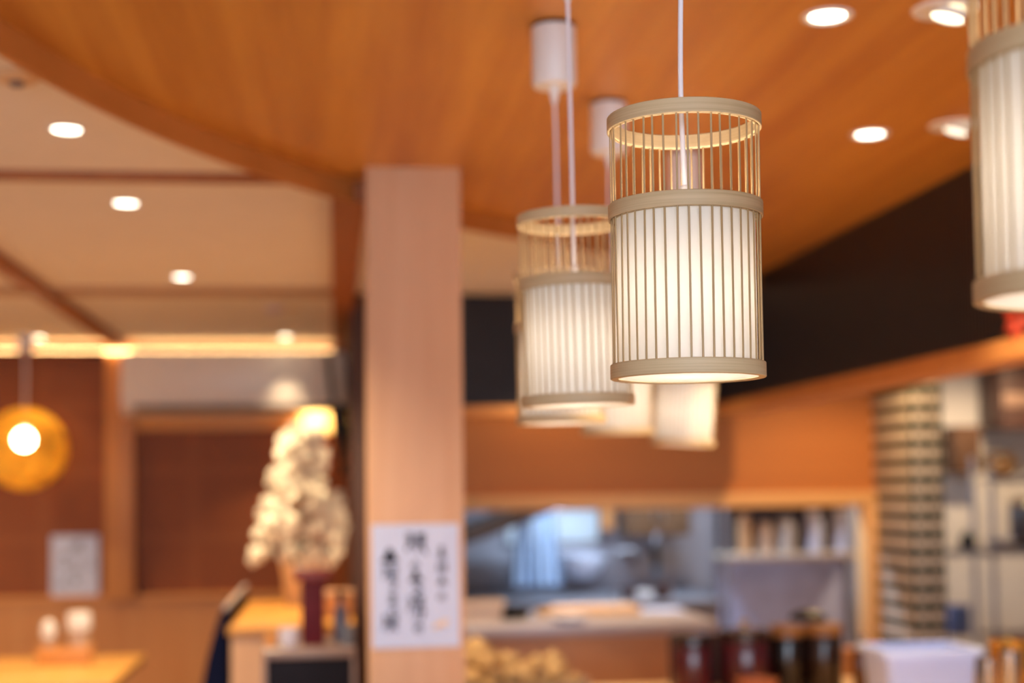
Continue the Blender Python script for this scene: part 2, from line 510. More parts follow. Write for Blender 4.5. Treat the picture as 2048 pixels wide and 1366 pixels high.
# ------------------------------------------------------------------ pendant lanterns
M_BAMBOO = mat('bamboo', '#bca178', 0.55, scale=(5, 5, 420), detail=5, col2='#d4bb92', bump=0.12)
M_RIB = mat('bamboo_rib', '#ad8f62', 0.55, scale=(90, 90, 8), detail=3, col2='#c4a67a')
M_SHADE = paper_mat('shade_paper', (0.96, 0.93, 0.88), 0.048, 0.60)
M_DISC = paper_mat('diffuser_disc', (0.98, 0.96, 0.95), 0.10, 0.62)
M_BULB = glow_mat('warm_bulb', (1.0, 0.85, 0.67), 46.0)
H = 0.307
def make_lantern(name, label, loc, tilt, cord_pts, canopy_z=2.445):
    """loc is the centre of the bottom hoop's lower edge; cord_pts (world) run from the canopy down to the cap"""
    t = thing(name, label, 'pendant lamp', loc, (0, 0, 0), 'bamboo pendant lanterns')
    rot = Euler(tilt)
    body = []
    bm = bmesh.new(); add_ring(bm, 0.090, 0.0815, 0.0, 0.0172); body.append(obj('bottom_ring', bm, M_BAMBOO, t, 40))
    bm = bmesh.new(); add_ring(bm, 0.090, 0.0875, 0.186, 0.2038); add_ring(bm, 0.0855, 0.0825, 0.186, 0.2038); body.append(obj('middle_ring', bm, M_BAMBOO, t, 40))
    bm = bmesh.new(); add_ring(bm, 0.090, 0.0875, 0.290, H); add_ring(bm, 0.0855, 0.0825, 0.290, H); body.append(obj('top_ring', bm, M_BAMBOO, t, 40))
    bm = bmesh.new()
    add_lathe(bm, [(0.0805, 0.004), (0.0805, 0.202)], 96)
    body.append(obj('paper_shade', bm, M_SHADE, t, 60))
    bm = bmesh.new()
    add_lathe(bm, [(0, 0.002), (0.0813, 0.002)], 96)
    body.append(obj('bottom_diffuser', bm, M_DISC, t, 40))
    # wire spider that carries the shade, socket and bulb
    bm = bmesh.new()
    for k in range(3):
        a = 2 * PI * k / 3 + 0.4
        add_tube(bm, [(0.010 * math.cos(a), 0.010 * math.sin(a), 0.193), (0.083 * math.cos(a), 0.083 * math.sin(a), 0.193)], 0.0012, 8)
    body.append(obj('spider', bm, M_WHITE_PLASTIC, t, 50))
    body.append(lathe('cord_cap', [(0, 0.226), (0.0045, 0.226), (0.0058, 0.224), (0.0058, 0.206), (0.0075, 0.204), (0.0075, 0.190), (0, 0.190)], M_WHITE_PLASTIC, t, 24))
    body.append(lathe('socket', [(0, 0.190), (0.016, 0.188), (0.019, 0.182), (0.019, 0.142), (0.015, 0.138), (0, 0.138)], M_WHITE_PLASTIC, t, 24))
    body.append(lathe('bulb', [(0, 0.138), (0.012, 0.136), (0.016, 0.122), (0.026, 0.105), (0.030, 0.088), (0.027, 0.072), (0.017, 0.062), (0, 0.058)], M_BULB, t, 20))
    rr = 0.0865
    rib_me = None
    for k in range(42):
        a = 2 * PI * k / 42 + 0.02
        if rib_me is None:
            bm = bmesh.new()
            add_box(bm, (-0.0008, -0.00115, 0.002), (0.0008, 0.00115, H - 0.002), 0.0004, seg=1)
            rib_me = finish('rib', bm, M_RIB, 40)
        rb = bpy.data.objects.new('rib', rib_me)
        C.objects.link(rb)
        rb.parent = t
        ja = 0.006 * math.sin(k * 5.3)
        rb.matrix_basis = Matrix.Translation((rr * math.cos(a + ja), rr * math.sin(a + ja), 0)) @ Euler((0.004 * math.sin(k * 2.1), 0.003 * math.cos(k * 3.7), a + ja)).to_matrix().to_4x4()
        body.append(rb)
    # hang: the shade swings about the cord cap
    piv = Vector((0, 0, 0.226))
    Mt = Matrix.Translation(piv) @ rot.to_matrix().to_4x4() @ Matrix.Translation(-piv)
    for o in body:
        o.matrix_basis = Mt @ o.matrix_basis
    o = Vector(loc)
    pts = [Vector(p) - o for p in cord_pts]
    # smooth the cord
    sm = []
    n = len(pts)
    for i in range(n - 1):
        p0, p1, p2, p3 = pts[max(i - 1, 0)], pts[i], pts[i + 1], pts[min(i + 2, n - 1)]
        for s in range(8):
            u = s / 8
            sm.append(0.5 * ((2 * p1) + (p2 - p0) * u + (2 * p0 - 5 * p1 + 4 * p2 - p3) * u * u + (3 * p1 - p0 - 3 * p2 + p3) * u ** 3))
    sm.append(pts[-1])
    tube('cord', sm, 0.0031, M_CORD, t, 12)
    c0 = Vector(cord_pts[0]) - o
    can_top = canopy_z - o.z
    cb = can_top - 0.128
    cn = lathe('canopy', [(0, can_top - 0.006), (0.043, can_top - 0.006), (0.0455, can_top - 0.008), (0.0455, cb + 0.006), (0.042, cb), (0.010, cb), (0, cb)], M_WHITE_PLASTIC, t, 48, center=(c0.x, c0.y, 0))
    lathe('mounting_plate', [(0, can_top), (0.041, can_top), (0.041, can_top - 0.006), (0, can_top - 0.006)], M_BLACK, cn, 32, center=(c0.x, c0.y, 0), label='black disc for the dark gap between canopy and ceiling')  # black disc stands in for the dark gap ring over the canopy
    lathe('cord_grip', [(0.011, cb + 0.001), (0.010, cb - 0.012), (0.0065, cb - 0.030), (0.0045, cb - 0.036), (0, cb - 0.036)], M_WHITE_PLASTIC, cn, 24, center=(c0.x, c0.y, 0))
    return t

def hang(x, y, zb, dx=0.0, dy=0.0, bend=0.0):
    top = 2.445 - 0.15
    cap = zb + 0.222
    m = (top + cap) / 2
    return [(x + dx, y + dy, top), (x + dx * 0.7 + bend, y + dy * 0.6, m + 0.12), (x + dx * 0.3 + bend * 0.4, y + dy * 0.3, m - 0.06), (x, y, cap)]

make_lantern('pendant_lantern', 'sharply focused bamboo lantern in front of the row, its white bottom disc fully visible', (0.4085, 1.611, 1.624), (0, 0, 0.0),
             [(0.413, 1.600, 2.295), (0.4055, 1.600, 2.09), (0.4035, 1.602, 1.975), (0.4055, 1.606, 1.90), (0.4085, 1.611, 1.846)])
make_lantern('pendant_lantern', 'bamboo lantern just behind the sharp one, overlapped by its left side', (0.3835, 2.240, 1.629), (0, R(-1.3), 0.31),
             [(0.377, 2.226, 2.295), (0.3795, 2.229, 2.1), (0.382, 2.236, 1.96), (0.3835, 2.240, 1.851)])
make_lantern('pendant_lantern', 'blurred bamboo lantern mostly hidden behind the second one, below the complete white canopy', (0.4535, 2.838, 1.627), (0, R(-0.6), 0.55),
             hang(0.4535, 2.838, 1.627, -0.003, 0, 0.001))
make_lantern('pendant_lantern', 'blurred bamboo lantern showing only its slanted bottom between two other lanterns', (0.690, 3.425, 1.626), (R(1.0), R(-1.6), 0.9),
             hang(0.690, 3.425, 1.626, -0.015, -0.02, -0.004))
make_lantern('pendant_lantern', 'farthest bamboo lantern, its lower half showing below the sharp lantern', (0.985, 3.90, 1.612), (R(4.0), 0, 1.3),
             hang(0.985, 3.90, 1.612, 0.004, 0.005, 0.0))
make_lantern('pendant_lantern', 'nearest large bamboo lantern cut off by the picture edge beside the black wall', (0.594, 1.0498, 1.643), (0, 0, 0.2),
             hang(0.594, 1.0498, 1.643))

# ------------------------------------------------------------------ downlights
M_LAMP = glow_mat('downlight_lamp', (1.0, 0.92, 0.74), 5.0)
M_LAMP_DIM = glow_mat('downlight_lamp_dim', (1.0, 0.84, 0.58), 9.0)
M_BAFFLE = mat('downlight_baffle', '#e8e0d4', 0.3, var=0.02)
def downlight(label, x, y, z, power, r=0.052, cone=95, lamp=M_LAMP, blend=0.6, group='ceiling downlights', color=WARM):
    t = thing('downlight', label, 'ceiling light', (x, y, z), (0, 0, 0), group)
    bm = bmesh.new()
    add_lathe(bm, [(r - 0.012, 0.0), (r - 0.010, -0.004), (r, -0.003), (r + 0.001, 0.0)], 48)
    obj('trim_ring', bm, M_WHITE_PLASTIC, t, 40)
    bm = bmesh.new()
    add_lathe(bm, [(r - 0.010, -0.003), (r - 0.018, 0.0005)], 48)
    obj('baffle', bm, M_BAFFLE, t, 40)
    bm = bmesh.new()
    add_lathe(bm, [(0, 0.0005), (r - 0.017, 0.0005), (r - 0.017, -0.0015), (0, -0.0015)], 40)
    obj('lamp', bm, lamp, t, 40)
    light('downlight_beam', 'SPOT', (0, 0, -0.012), power, color, (0, 0, 0), t, spot_size=R(cone), spot_blend=blend, shadow_soft_size=0.035)
    return t

ZW = 2.445
downlight('recessed downlight in the wooden ceiling, nearest the top edge between canopy and adjustable spotlight', 0.995, 2.734, ZW, 58)
downlight('recessed downlight in the wooden ceiling between sharp lantern and lower adjustable spotlight', 1.445, 3.663, ZW, 54)
ZP = 2.46
downlight('recessed downlight in the white ceiling between curved wooden rim and crosswise beam', -0.697, 3.835, ZP, 72, cone=120)
downlight('recessed downlight in the white ceiling just beyond the crosswise beam', -0.682, 4.808, ZP, 38, cone=130)
downlight('recessed downlight in the white ceiling, third of the row leading away', -0.671, 6.455, ZP, 105, cone=130)
downlight('small downlight in front of the air conditioner, lighting its white front', -0.300, 8.95, ZP, 34, 0.05, 72, M_LAMP_DIM)
downlight('small downlight near the rear wall beside the woven ball lamp', -1.808, 9.05, ZP, 9, 0.05, 90, M_LAMP_DIM)

downlight('added unseen downlight brightening the dining room from outside the view, nearer one', -2.9, 5.4, ZP, 90, cone=140)  # added outside the view to brighten rear wall, wainscot and orchid
downlight('added unseen downlight brightening the dining room from outside the view, farther one', -2.9, 7.6, ZP, 88, cone=140)  # second added lamp, unseen, lifting the far dining room

def spotlight(label, x, y, power, aim, lamp, r=0.062):
    """adjustable spotlight: wide flat ring with a tilted lamp head set into it"""
    t = thing('ceiling_spotlight', label, 'ceiling light', (x, y, ZW), (0, 0, 0), 'adjustable spotlights')
    bm = bmesh.new()
    add_lathe(bm, [(r - 0.016, -0.002), (r - 0.014, -0.005), (r, -0.005), (r + 0.005, 0.0)], 48)
    obj('trim_ring', bm, M_WHITE_PLASTIC, t, 40)
    bm = bmesh.new()
    add_lathe(bm, [(r - 0.015, -0.003), (r - 0.030, -0.001), (0, -0.0005)], 48)
    obj('cup', bm, M_BAFFLE, t, 40)
    Mr = Matrix.Translation((0.006, 0, -0.012)) @ Euler((aim[0] * 0.5, aim[1] * 0.7, 0)).to_matrix().to_4x4()
    bm = bmesh.new()
    add_lathe(bm, [(0.030, 0.010), (0.036, 0.008), (0.037, -0.006), (0.034, -0.008), (0.031, -0.005)], 40, M=Mr)
    hd = obj('lamp_head', bm, M_BAFFLE, t, 40)
    bm = bmesh.new()
    add_lathe(bm, [(0, -0.003), (0.031, -0.003), (0.031, -0.0055), (0, -0.0055)], 32, M=Mr)
    obj('lamp', bm, lamp, hd, 40)
    light('spotlight_beam', 'SPOT', (0, 0, -0.035), power, WARM, aim, t, spot_size=R(80), spot_blend=0.6, shadow_soft_size=0.03)
    return t
M_LAMP_SPOT = glow_mat('spotlight_lamp', (1.0, 0.87, 0.62), 2.6)
M_LAMP_SPOT2 = glow_mat('spotlight_lamp_dim', (1.0, 0.86, 0.64), 1.1)
spotlight('adjustable ceiling spotlight beside the nearest lantern, close to the top edge', 1.217, 2.672, 14, (R(14), R(22), 0), M_LAMP_SPOT)
spotlight('adjustable ceiling spotlight beside the nearest lantern, lower of the two near the black wall', 1.634, 3.552, 14, (R(10), R(24), 0), M_LAMP_SPOT2)

# round fittings on the white ceiling
M_DET = mat('detector_plastic', '#d9b48a', 0.5, var=0.03)
M_DET_GREY = mat('detector_grille', '#7d6d66', 0.6, var=0.05)
t = thing('smoke_detector', 'pale round ceiling fitting with grey centre next to the curved wooden rim', 'smoke detector', (-0.715, 3.325, 2.46))
lathe('housing', [(0, 0.0), (0.055, 0.0), (0.055, -0.008), (0.040, -0.020), (0, -0.022)], M_DET, t, 40)
lathe('grille', [(0, -0.019), (0.017, -0.0205), (0.015, -0.030), (0, -0.031)], M_DET_GREY, t, 24)
t = thing('ceiling_sensor', 'small lilac-grey round sensor on the far white ceiling beyond the pale strip', 'sensor', (-0.311, 7.55, 2.46))
lathe('housing', [(0, 0), (0.05, 0), (0.05, -0.006), (0.03, -0.022), (0, -0.024)], mat('sensor_plastic', '#c3b3c2', 0.5), t, 32)
t = thing('ceiling_sprinkler', 'small pale round cover on the far white ceiling, right beside the grey sensor', 'sprinkler', (-0.215, 7.55, 2.46))
lathe('cover_plate', [(0, 0), (0.045, 0), (0.043, -0.006), (0, -0.007)], M_DET, t, 32)

# warm light strip in the cove over the rear wall
t = thing('cove_light', 'warm light strip lying in the cove along the top of the rear wall', 'light strip', (-1.9, 9.30, 2.395))
box('strip', (-2.2, -0.02, 0.0), (1.95, 0.02, 0.012), glow_mat('cove_strip', (1.0, 0.60, 0.24), 7.0), t)

# ------------------------------------------------------------------ posters with brush writing
def ribbon(bm, pts, w, x0, z0, s, y):
    """one brush stroke: a flat tapering ribbon on the plane y"""
    pts = [(x0 + px * s, z0 + pz * s) for px, pz in pts]
    n = len(pts)
    L, Rr = [], []
    for i in range(n):
        a, b = pts[max(i - 1, 0)], pts[min(i + 1, n - 1)]
        dx, dz = b[0] - a[0], b[1] - a[1]
        l = math.hypot(dx, dz) or 1
        ww = w * s * (0.6 + 0.4 * math.sin(PI * (i + 0.6) / n))
        L.append(bm.verts.new((pts[i][0] - dz / l * ww, y, pts[i][1] + dx / l * ww)))
        Rr.append(bm.verts.new((pts[i][0] + dz / l * ww, y, pts[i][1] - dx / l * ww)))
    for i in range(n - 1):
        bm.faces.new((L[i], L[i + 1], Rr[i + 1], Rr[i]))

# brush forms in a unit square (x right, z up): dense, crossed, flowing
G_DENSE = [[(-.45, .42), (-.1, .46)], [(-.28, .5), (-.3, .05)], [(-.45, .22), (-.08, .24)], [(-.4, .05), (-.12, .08)], [(-.28, .05), (-.45, -.35)], [(-.2, 0), (-.05, -.15)],
           [(.05, .45), (.45, .47)], [(.1, .3), (.42, .32)], [(.1, .15), (.42, .16)], [(.1, .45), (.08, .0)], [(.42, .47), (.42, 0)], [(.02, 0), (.46, .02)], [(.18, 0), (.05, -.4)], [(.32, 0), (.4, -.28), (.5, -.45)]]
G_CROSS = [[(-.42, .2), (.42, .25)], [(0, .5), (0, -.5)], [(0, .2), (-.2, -.1), (-.45, -.3)], [(0, .2), (.2, -.08), (.45, -.28)], [(-.18, -.25), (.18, -.24)]]
G_FLOW = [[(-.3, .3), (.1, .35), (.25, .15), (0, -.1), (-.25, -.3), (.1, -.42), (.35, -.35)], [(0, .5), (-.05, .1)]]
G_LOOP = [[(-.05, .35), (-.35, -.05), (-.2, -.35), (.02, .05), (.1, .35), (.35, .05), (.3, -.25), (.08, -.42)]]
G_BOX = [[(-.45, .42), (-.2, .5)], [(-.4, .3), (-.12, .32)], [(-.28, .45), (-.3, -.1), (-.42, -.35)], [(-.3, .1), (-.12, -.05)], [(.0, .42), (.42, .44), (.4, -.05)], [(.0, .42), (0, 0)], [(0, .2), (.4, .22)], [(0, 0), (.42, .0)], [(.1, 0), (-.08, -.42)], [(.28, 0), (.3, -.3), (.48, -.4)]]
G_PEAK = [[(0, .5), (-.1, .2), (-.3, -.15)], [(0, .45), (.12, .18), (.3, -.12)], [(-.22, .05), (.22, .08)], [(-.16, .22), (.14, .24)], [(-.45, -.22), (.45, -.18)], [(0, .3), (.02, -.2)], [(-.2, -.08), (.2, -.06)]]
G_TALL = [[(-.3, .42), (.3, .45)], [(-.4, .18), (.4, .2)], [(-.3, -.05), (.3, -.03)], [(0, .5), (0, -.45)], [(-.35, -.28), (.35, -.26)], [(-.4, -.45), (.4, -.43)]]
G_KNIFE = [[(-.35, .25), (.3, .3), (.22, -.3), (.05, -.4)], [(-.02, .3), (-.15, -.1), (-.4, -.42)], [(.3, .45), (.45, .3)]]

def column(bm, items, y):
    for g, x, z, s, w in items:
        for q, st in enumerate(g):
            # a brush never repeats itself: bend and shift every stroke a little
            fine = []
            for (ax, az), (bx, bz) in zip(st[:-1], st[1:]):
                for k in range(4):
                    u = k / 4
                    bow = 0.05 * math.sin(PI * u) * math.sin(7 * x * 10 + q * 2.3)
                    fine.append((ax + (bx - ax) * u - bow * (bz - az) + 0.03 * math.sin(q * 3.1 + z * 40), az + (bz - az) * u + bow * (bx - ax) + 0.03 * math.cos(q * 2.7 + x * 60)))
            fine.append((st[-1][0] + 0.05 * math.sin(q * 1.9 + z * 30), st[-1][1] + 0.03 * math.cos(q + z * 50)))
            ribbon(bm, fine, w, x, z, s, y)

def poster(label, x0, x1, z0, z1, y, cols, seal=None):
    t = thing('poster', label, 'poster', ((x0 + x1) / 2, y, z0))
    ox, oz = (x0 + x1) / 2, z0
    hw, h = (x1 - x0) / 2, z1 - z0
    bm = bmesh.new()
    nx, nz = 10, 14
    grid = [[bm.verts.new((-hw + 2 * hw * i / nx, -0.0006 * abs(math.sin(i * 0.9 + j * 0.3)), h * j / nz)) for i in range(nx + 1)] for j in range(nz + 1)]
    for j in range(nz):
        for i in range(nx):
            bm.faces.new((grid[j][i], grid[j][i + 1], grid[j + 1][i + 1], grid[j + 1][i]))
    r = bmesh.ops.extrude_face_region(bm, geom=list(bm.faces))
    bmesh.ops.translate(bm, verts=[v for v in r['geom'] if isinstance(v, bmesh.types.BMVert)], vec=(0, 0.0008, 0))
    obj('paper_sheet', bm, M_PAPER, t)
    for items, m in cols:
        for g, u, v, s, w in items:
            bm = bmesh.new()
            column(bm, [(g, (u - 0.5) * 2 * hw, v * h, s * 2 * hw, w)], -0.0022)
            obj('brush_character', bm, m, t)
    if seal:
        bm = bmesh.new()
        u, v, s = seal
        for dx, dz, k in ((0, 0, 1.0), (-0.06, -0.02, 0.6), (0.05, 0.03, 0.7)):
            ribbon(bm, [(-.3 * k, 0), (0, .05), (.3 * k, 0)], 0.12 * k, (u - 0.5 + dx) * 2 * hw, (v + dz) * h, s * 2 * hw, -0.002)
        obj('seal_mark', bm, M_SEAL, t, label='faded orange mark')
    return t

poster('white paper with three columns of black brush writing on the wooden pillar', 0.105, 0.3585, 1.041, 1.397, 4.1485, [
    ([(G_DENSE, .50, .84, .24, .060), (G_LOOP, .49, .665, .12, .06), (G_PEAK, .50, .57, .17, .095), (G_FLOW, .52, .455, .17, .07), (G_DENSE, .50, .335, .20, .050), (G_KNIFE, .53, .255, .16, .06), (G_LOOP, .52, .155, .12, .08)], M_INK),
    ([(G_PEAK, .205, .735, .21, .10), (G_BOX, .20, .60, .18, .055), (G_FLOW, .24, .515, .15, .06), (G_TALL, .235, .40, .12, .065), (G_LOOP, .245, .305, .12, .06), (G_BOX, .20, .195, .18, .07)], M_INK),
    ([(G_TALL, .80, .785, .085, .09), (G_BOX, .80, .725, .08, .07), (G_DENSE, .795, .635, .11, .07), (G_PEAK, .80, .53, .12, .085), (G_LOOP, .795, .41, .11, .07)], M_INK)],
    (.78, .175, .22))

poster('white paper with faint brush writing hung on the brown rear wall above the table', -1.796, -1.502, 0.835, 1.23, 9.385, [
    ([(G_DENSE, .54, .80, .20, .06), (G_FLOW, .52, .55, .13, .06), (G_BOX, .52, .42, .13, .05), (G_TALL, .52, .28, .14, .05)], M_INK),
    ([(G_PEAK, .28, .66, .17, .06), (G_BOX, .28, .50, .14, .05), (G_BOX, .26, .22, .16, .05)], M_INK_FADED),
    ([(G_TALL, .84, .60, .10, .06), (G_BOX, .84, .48, .10, .06)], M_INK_FADED)])

# ------------------------------------------------------------------ dining room: air conditioner
M_AC = mat('ac_plastic', '#e9dfd6', 0.4, var=0.01)
t = thing('air_conditioner', 'long white wall-mounted air conditioner high on the rear wall', 'air conditioner', (-0.63, 9.37, 1.985))
W2 = 0.70
bm = bmesh.new()
prof = [(0, 0.0), (0, 0.40), (-0.20, 0.40), (-0.225, 0.36), (-0.235, 0.10), (-0.20, 0.03), (-0.12, 0.0)]
add_prism(bm, [(p[0], p[1]) for p in prof], 'X', -W2, W2)
bmesh.ops.bevel(bm, geom=list(bm.edges), offset=0.008, segments=2, affect='EDGES')
obj('housing', bm, M_AC, t, 30)
box('front_panel', (-W2 + 0.015, -0.243, 0.12), (W2 - 0.015, -0.232, 0.372), M_AC, t, 0.004)
box('louver', (-W2 + 0.08, -0.222, 0.022), (W2 - 0.05, -0.20, 0.062), mat('ac_louver', '#6c625e', 0.5), t, 0.004, rot=Euler((R(35), 0, 0)), label='grey louver')

# ------------------------------------------------------------------ woven ball lamp
t = thing('woven_ball_lamp', 'round orange woven ball lamp with a bright bulb inside, hanging before the brown panels', 'pendant lamp', (-1.855, 8.89, 1.769))
M_STRING = mat('orange_string', '#d5842f', 0.7, var=0.1, scale=(60, 60, 60))
bm = bmesh.new()
rb = 0.242
random.seed(5)
for k in range(130):
    # great-circle-like loops of string wound round the ball
    n_ = Vector((random.gauss(0, 1), random.gauss(0, 1), random.gauss(0, 1))).normalized()
    off = random.uniform(-0.75, 0.75)
    a = n_.orthogonal().normalized()
    b = n_.cross(a)
    rr = math.sqrt(1 - off * off)
    pts = [(n_ * off + (a * math.cos(u) + b * math.sin(u)) * rr) * (rb + random.uniform(-0.003, 0.003)) for u in [2 * PI * i / 36 for i in range(37)]]
    pts = [p for p in pts]
    # leave the round hole in the bottom front open
    seg_pts = []
    hole = Vector((0.16, -0.98, 0.22)).normalized()
    for p in pts:
        if p.normalized().dot(hole) > 0.965:
            if len(seg_pts) > 2:
                add_tube(bm, seg_pts, 0.0042, 5, False)
            seg_pts = []
        else:
            seg_pts.append(p)
    if len(seg_pts) > 2:
        add_tube(bm, seg_pts, 0.0042, 5, False)
obj('woven_shade', bm, paper_mat('orange_string_lit', (1.0, 0.78, 0.17), 0.6), t, 60)
M_BALLBULB = glow_mat('ball_bulb', (1.0, 0.75, 0.42), 22.0)
bm = bmesh.new()
bmesh.ops.create_uvsphere(bm, u_segments=20, v_segments=12, radius=0.055, matrix=Matrix.Translation((0.0, -0.03, 0.055)))
obj('bulb', bm, M_BALLBULB, t, 60)
lathe('socket', [(0, 0.24), (0.022, 0.24), (0.024, 0.13), (0.018, 0.10), (0, 0.10)], M_WHITE_PLASTIC, t, 20)
tube('cord', [(0, 0, 0.67), (0.002, 0, 0.45), (0, 0, 0.24)], 0.007, M_CORD, t)
lathe('canopy', [(0, 0.691), (0.05, 0.691), (0.05, 0.60), (0.03, 0.585), (0, 0.583)], M_WHITE_PLASTIC, t, 28)

# ------------------------------------------------------------------ dining table with condiments
M_TABLE = wood('table_wood', '#cd9348', '#d8a054', 'X', 0.35, 0.7)
t = thing('dining_table', 'pale wooden dining table below the woven ball lamp, brightly lit top', 'table', (-1.55, 6.55, 0))
box('tabletop', (-0.75, -0.52, 0.685), (0.64, 0.52, 0.72), M_TABLE, t, 0.006)
for sx in (-0.55, 0.45):
    lathe('leg', [(0, 0.685), (0.10, 0.685), (0.10, 0.67), (0.035, 0.66), (0.035, 0.05), (0.22, 0.02), (0.22, 0.0), (0, 0)], M_BLACK, t, 28, center=(sx, 0, 0))

t = thing('condiment_caddy', 'low open wooden caddy on the dining table', 'caddy', (-1.225, 6.74, 0.72))
MW = wood('caddy_wood', '#c98742', '#d4944e', 'X', 0.5)
box('base', (-0.118, -0.06, 0.0), (0.118, 0.06, 0.010), MW, t, 0.002)
box('front_panel', (-0.118, -0.06, 0.010), (0.118, -0.050, 0.085), MW, t, 0.002)
box('rear_panel', (-0.118, 0.050, 0.010), (0.118, 0.06, 0.085), MW, t, 0.002)
for s in (-1, 1):
    box('side_panel', (s * 0.113 - 0.005, -0.05, 0.010), (s * 0.113 + 0.005, 0.05, 0.085), MW, t, 0.002)
M_GLASSY = mat('frosted_jar', '#d9b79a', 0.25, var=0.05, trans=0.3)
t = thing('salt_shaker', 'small shaker with white top in the caddy, shorter of the pair', 'shaker', (-1.30, 6.74, 0.731))
lathe('body', [(0, 0), (0.026, 0), (0.028, 0.005), (0.026, 0.09), (0.022, 0.11), (0, 0.11)], M_GLASSY, t, 24)
lathe('cap', [(0.023, 0.108), (0.030, 0.112), (0.033, 0.15), (0.026, 0.178), (0.012, 0.190), (0, 0.192)], M_WHITE_PLASTIC, t, 24, label='white rounded cap')
t = thing('condiment_jar', 'glass jar with broad white lid standing in the caddy', 'jar', (-1.165, 6.74, 0.731))
lathe('body', [(0, 0), (0.046, 0), (0.048, 0.006), (0.048, 0.13), (0.044, 0.145), (0, 0.145)], M_GLASSY, t, 28)
lathe('lid', [(0.046, 0.143), (0.054, 0.146), (0.054, 0.205), (0.048, 0.222), (0, 0.226)], M_WHITE_PLASTIC, t, 28, label='white broad lid')

# ------------------------------------------------------------------ low wooden divider, navy bench back
M_LEDGE = wood('ledge_wood', '#cf8f3c', '#d89a48', 'Y', 0.35, 0.7)
t = thing('divider_counter', 'low wooden divider with a brightly lit flat top, left of the pillar', 'counter', (-0.17, 5.65, 0))
box('top_board', (-0.25, 0.0, 0.94), (0.245, 1.34, 0.97), M_LEDGE, t, 0.004)
box('front_panel', (-0.235, 0.02, 0.0), (0.24, 0.05, 0.94), M_PILLAR, t, 0.003)
box('side_panel', (-0.235, 0.05, 0.0), (-0.205, 1.32, 0.94), M_PILLAR, t, 0.003)
t = thing('bench', 'navy upholstered bench back with rounded end beside the wooden divider', 'bench', (-0.43, 5.70, 0))
M_NAVY = mat('navy_upholstery', '#0f1530', 0.85, spec=0.1, var=0.08, scale=(40, 40, 40))
bm = bmesh.new()
pr = [(0.008, 0.42), (0.008, 1.02), (0.0, 1.04), (-0.012, 1.036), (-0.030, 0.99), (-0.050, 0.92), (-0.070, 0.84), (-0.088, 0.75), (-0.098, 0.60), (-0.10, 0.42)]
add_prism(bm, pr, 'Y', 0.0, 1.30)
bmesh.ops.bevel(bm, geom=[e for e in bm.edges], offset=0.006, segments=2, affect='EDGES')
obj('backrest', bm, M_NAVY, t, 40)
tube('piping', [(0.002, 0.0, 1.042), (0.002, 1.30, 1.042)], 0.010, mat('grey_piping', '#b8aba8', 0.5), t, label='grey piping')
box('seat', (-0.42, 0.0, 0.30), (-0.085, 1.30, 0.44), M_NAVY, t, 0.03)
box('base', (-0.40, 0.02, 0.0), (0.0, 1.28, 0.30), M_WAINSCOT, t)

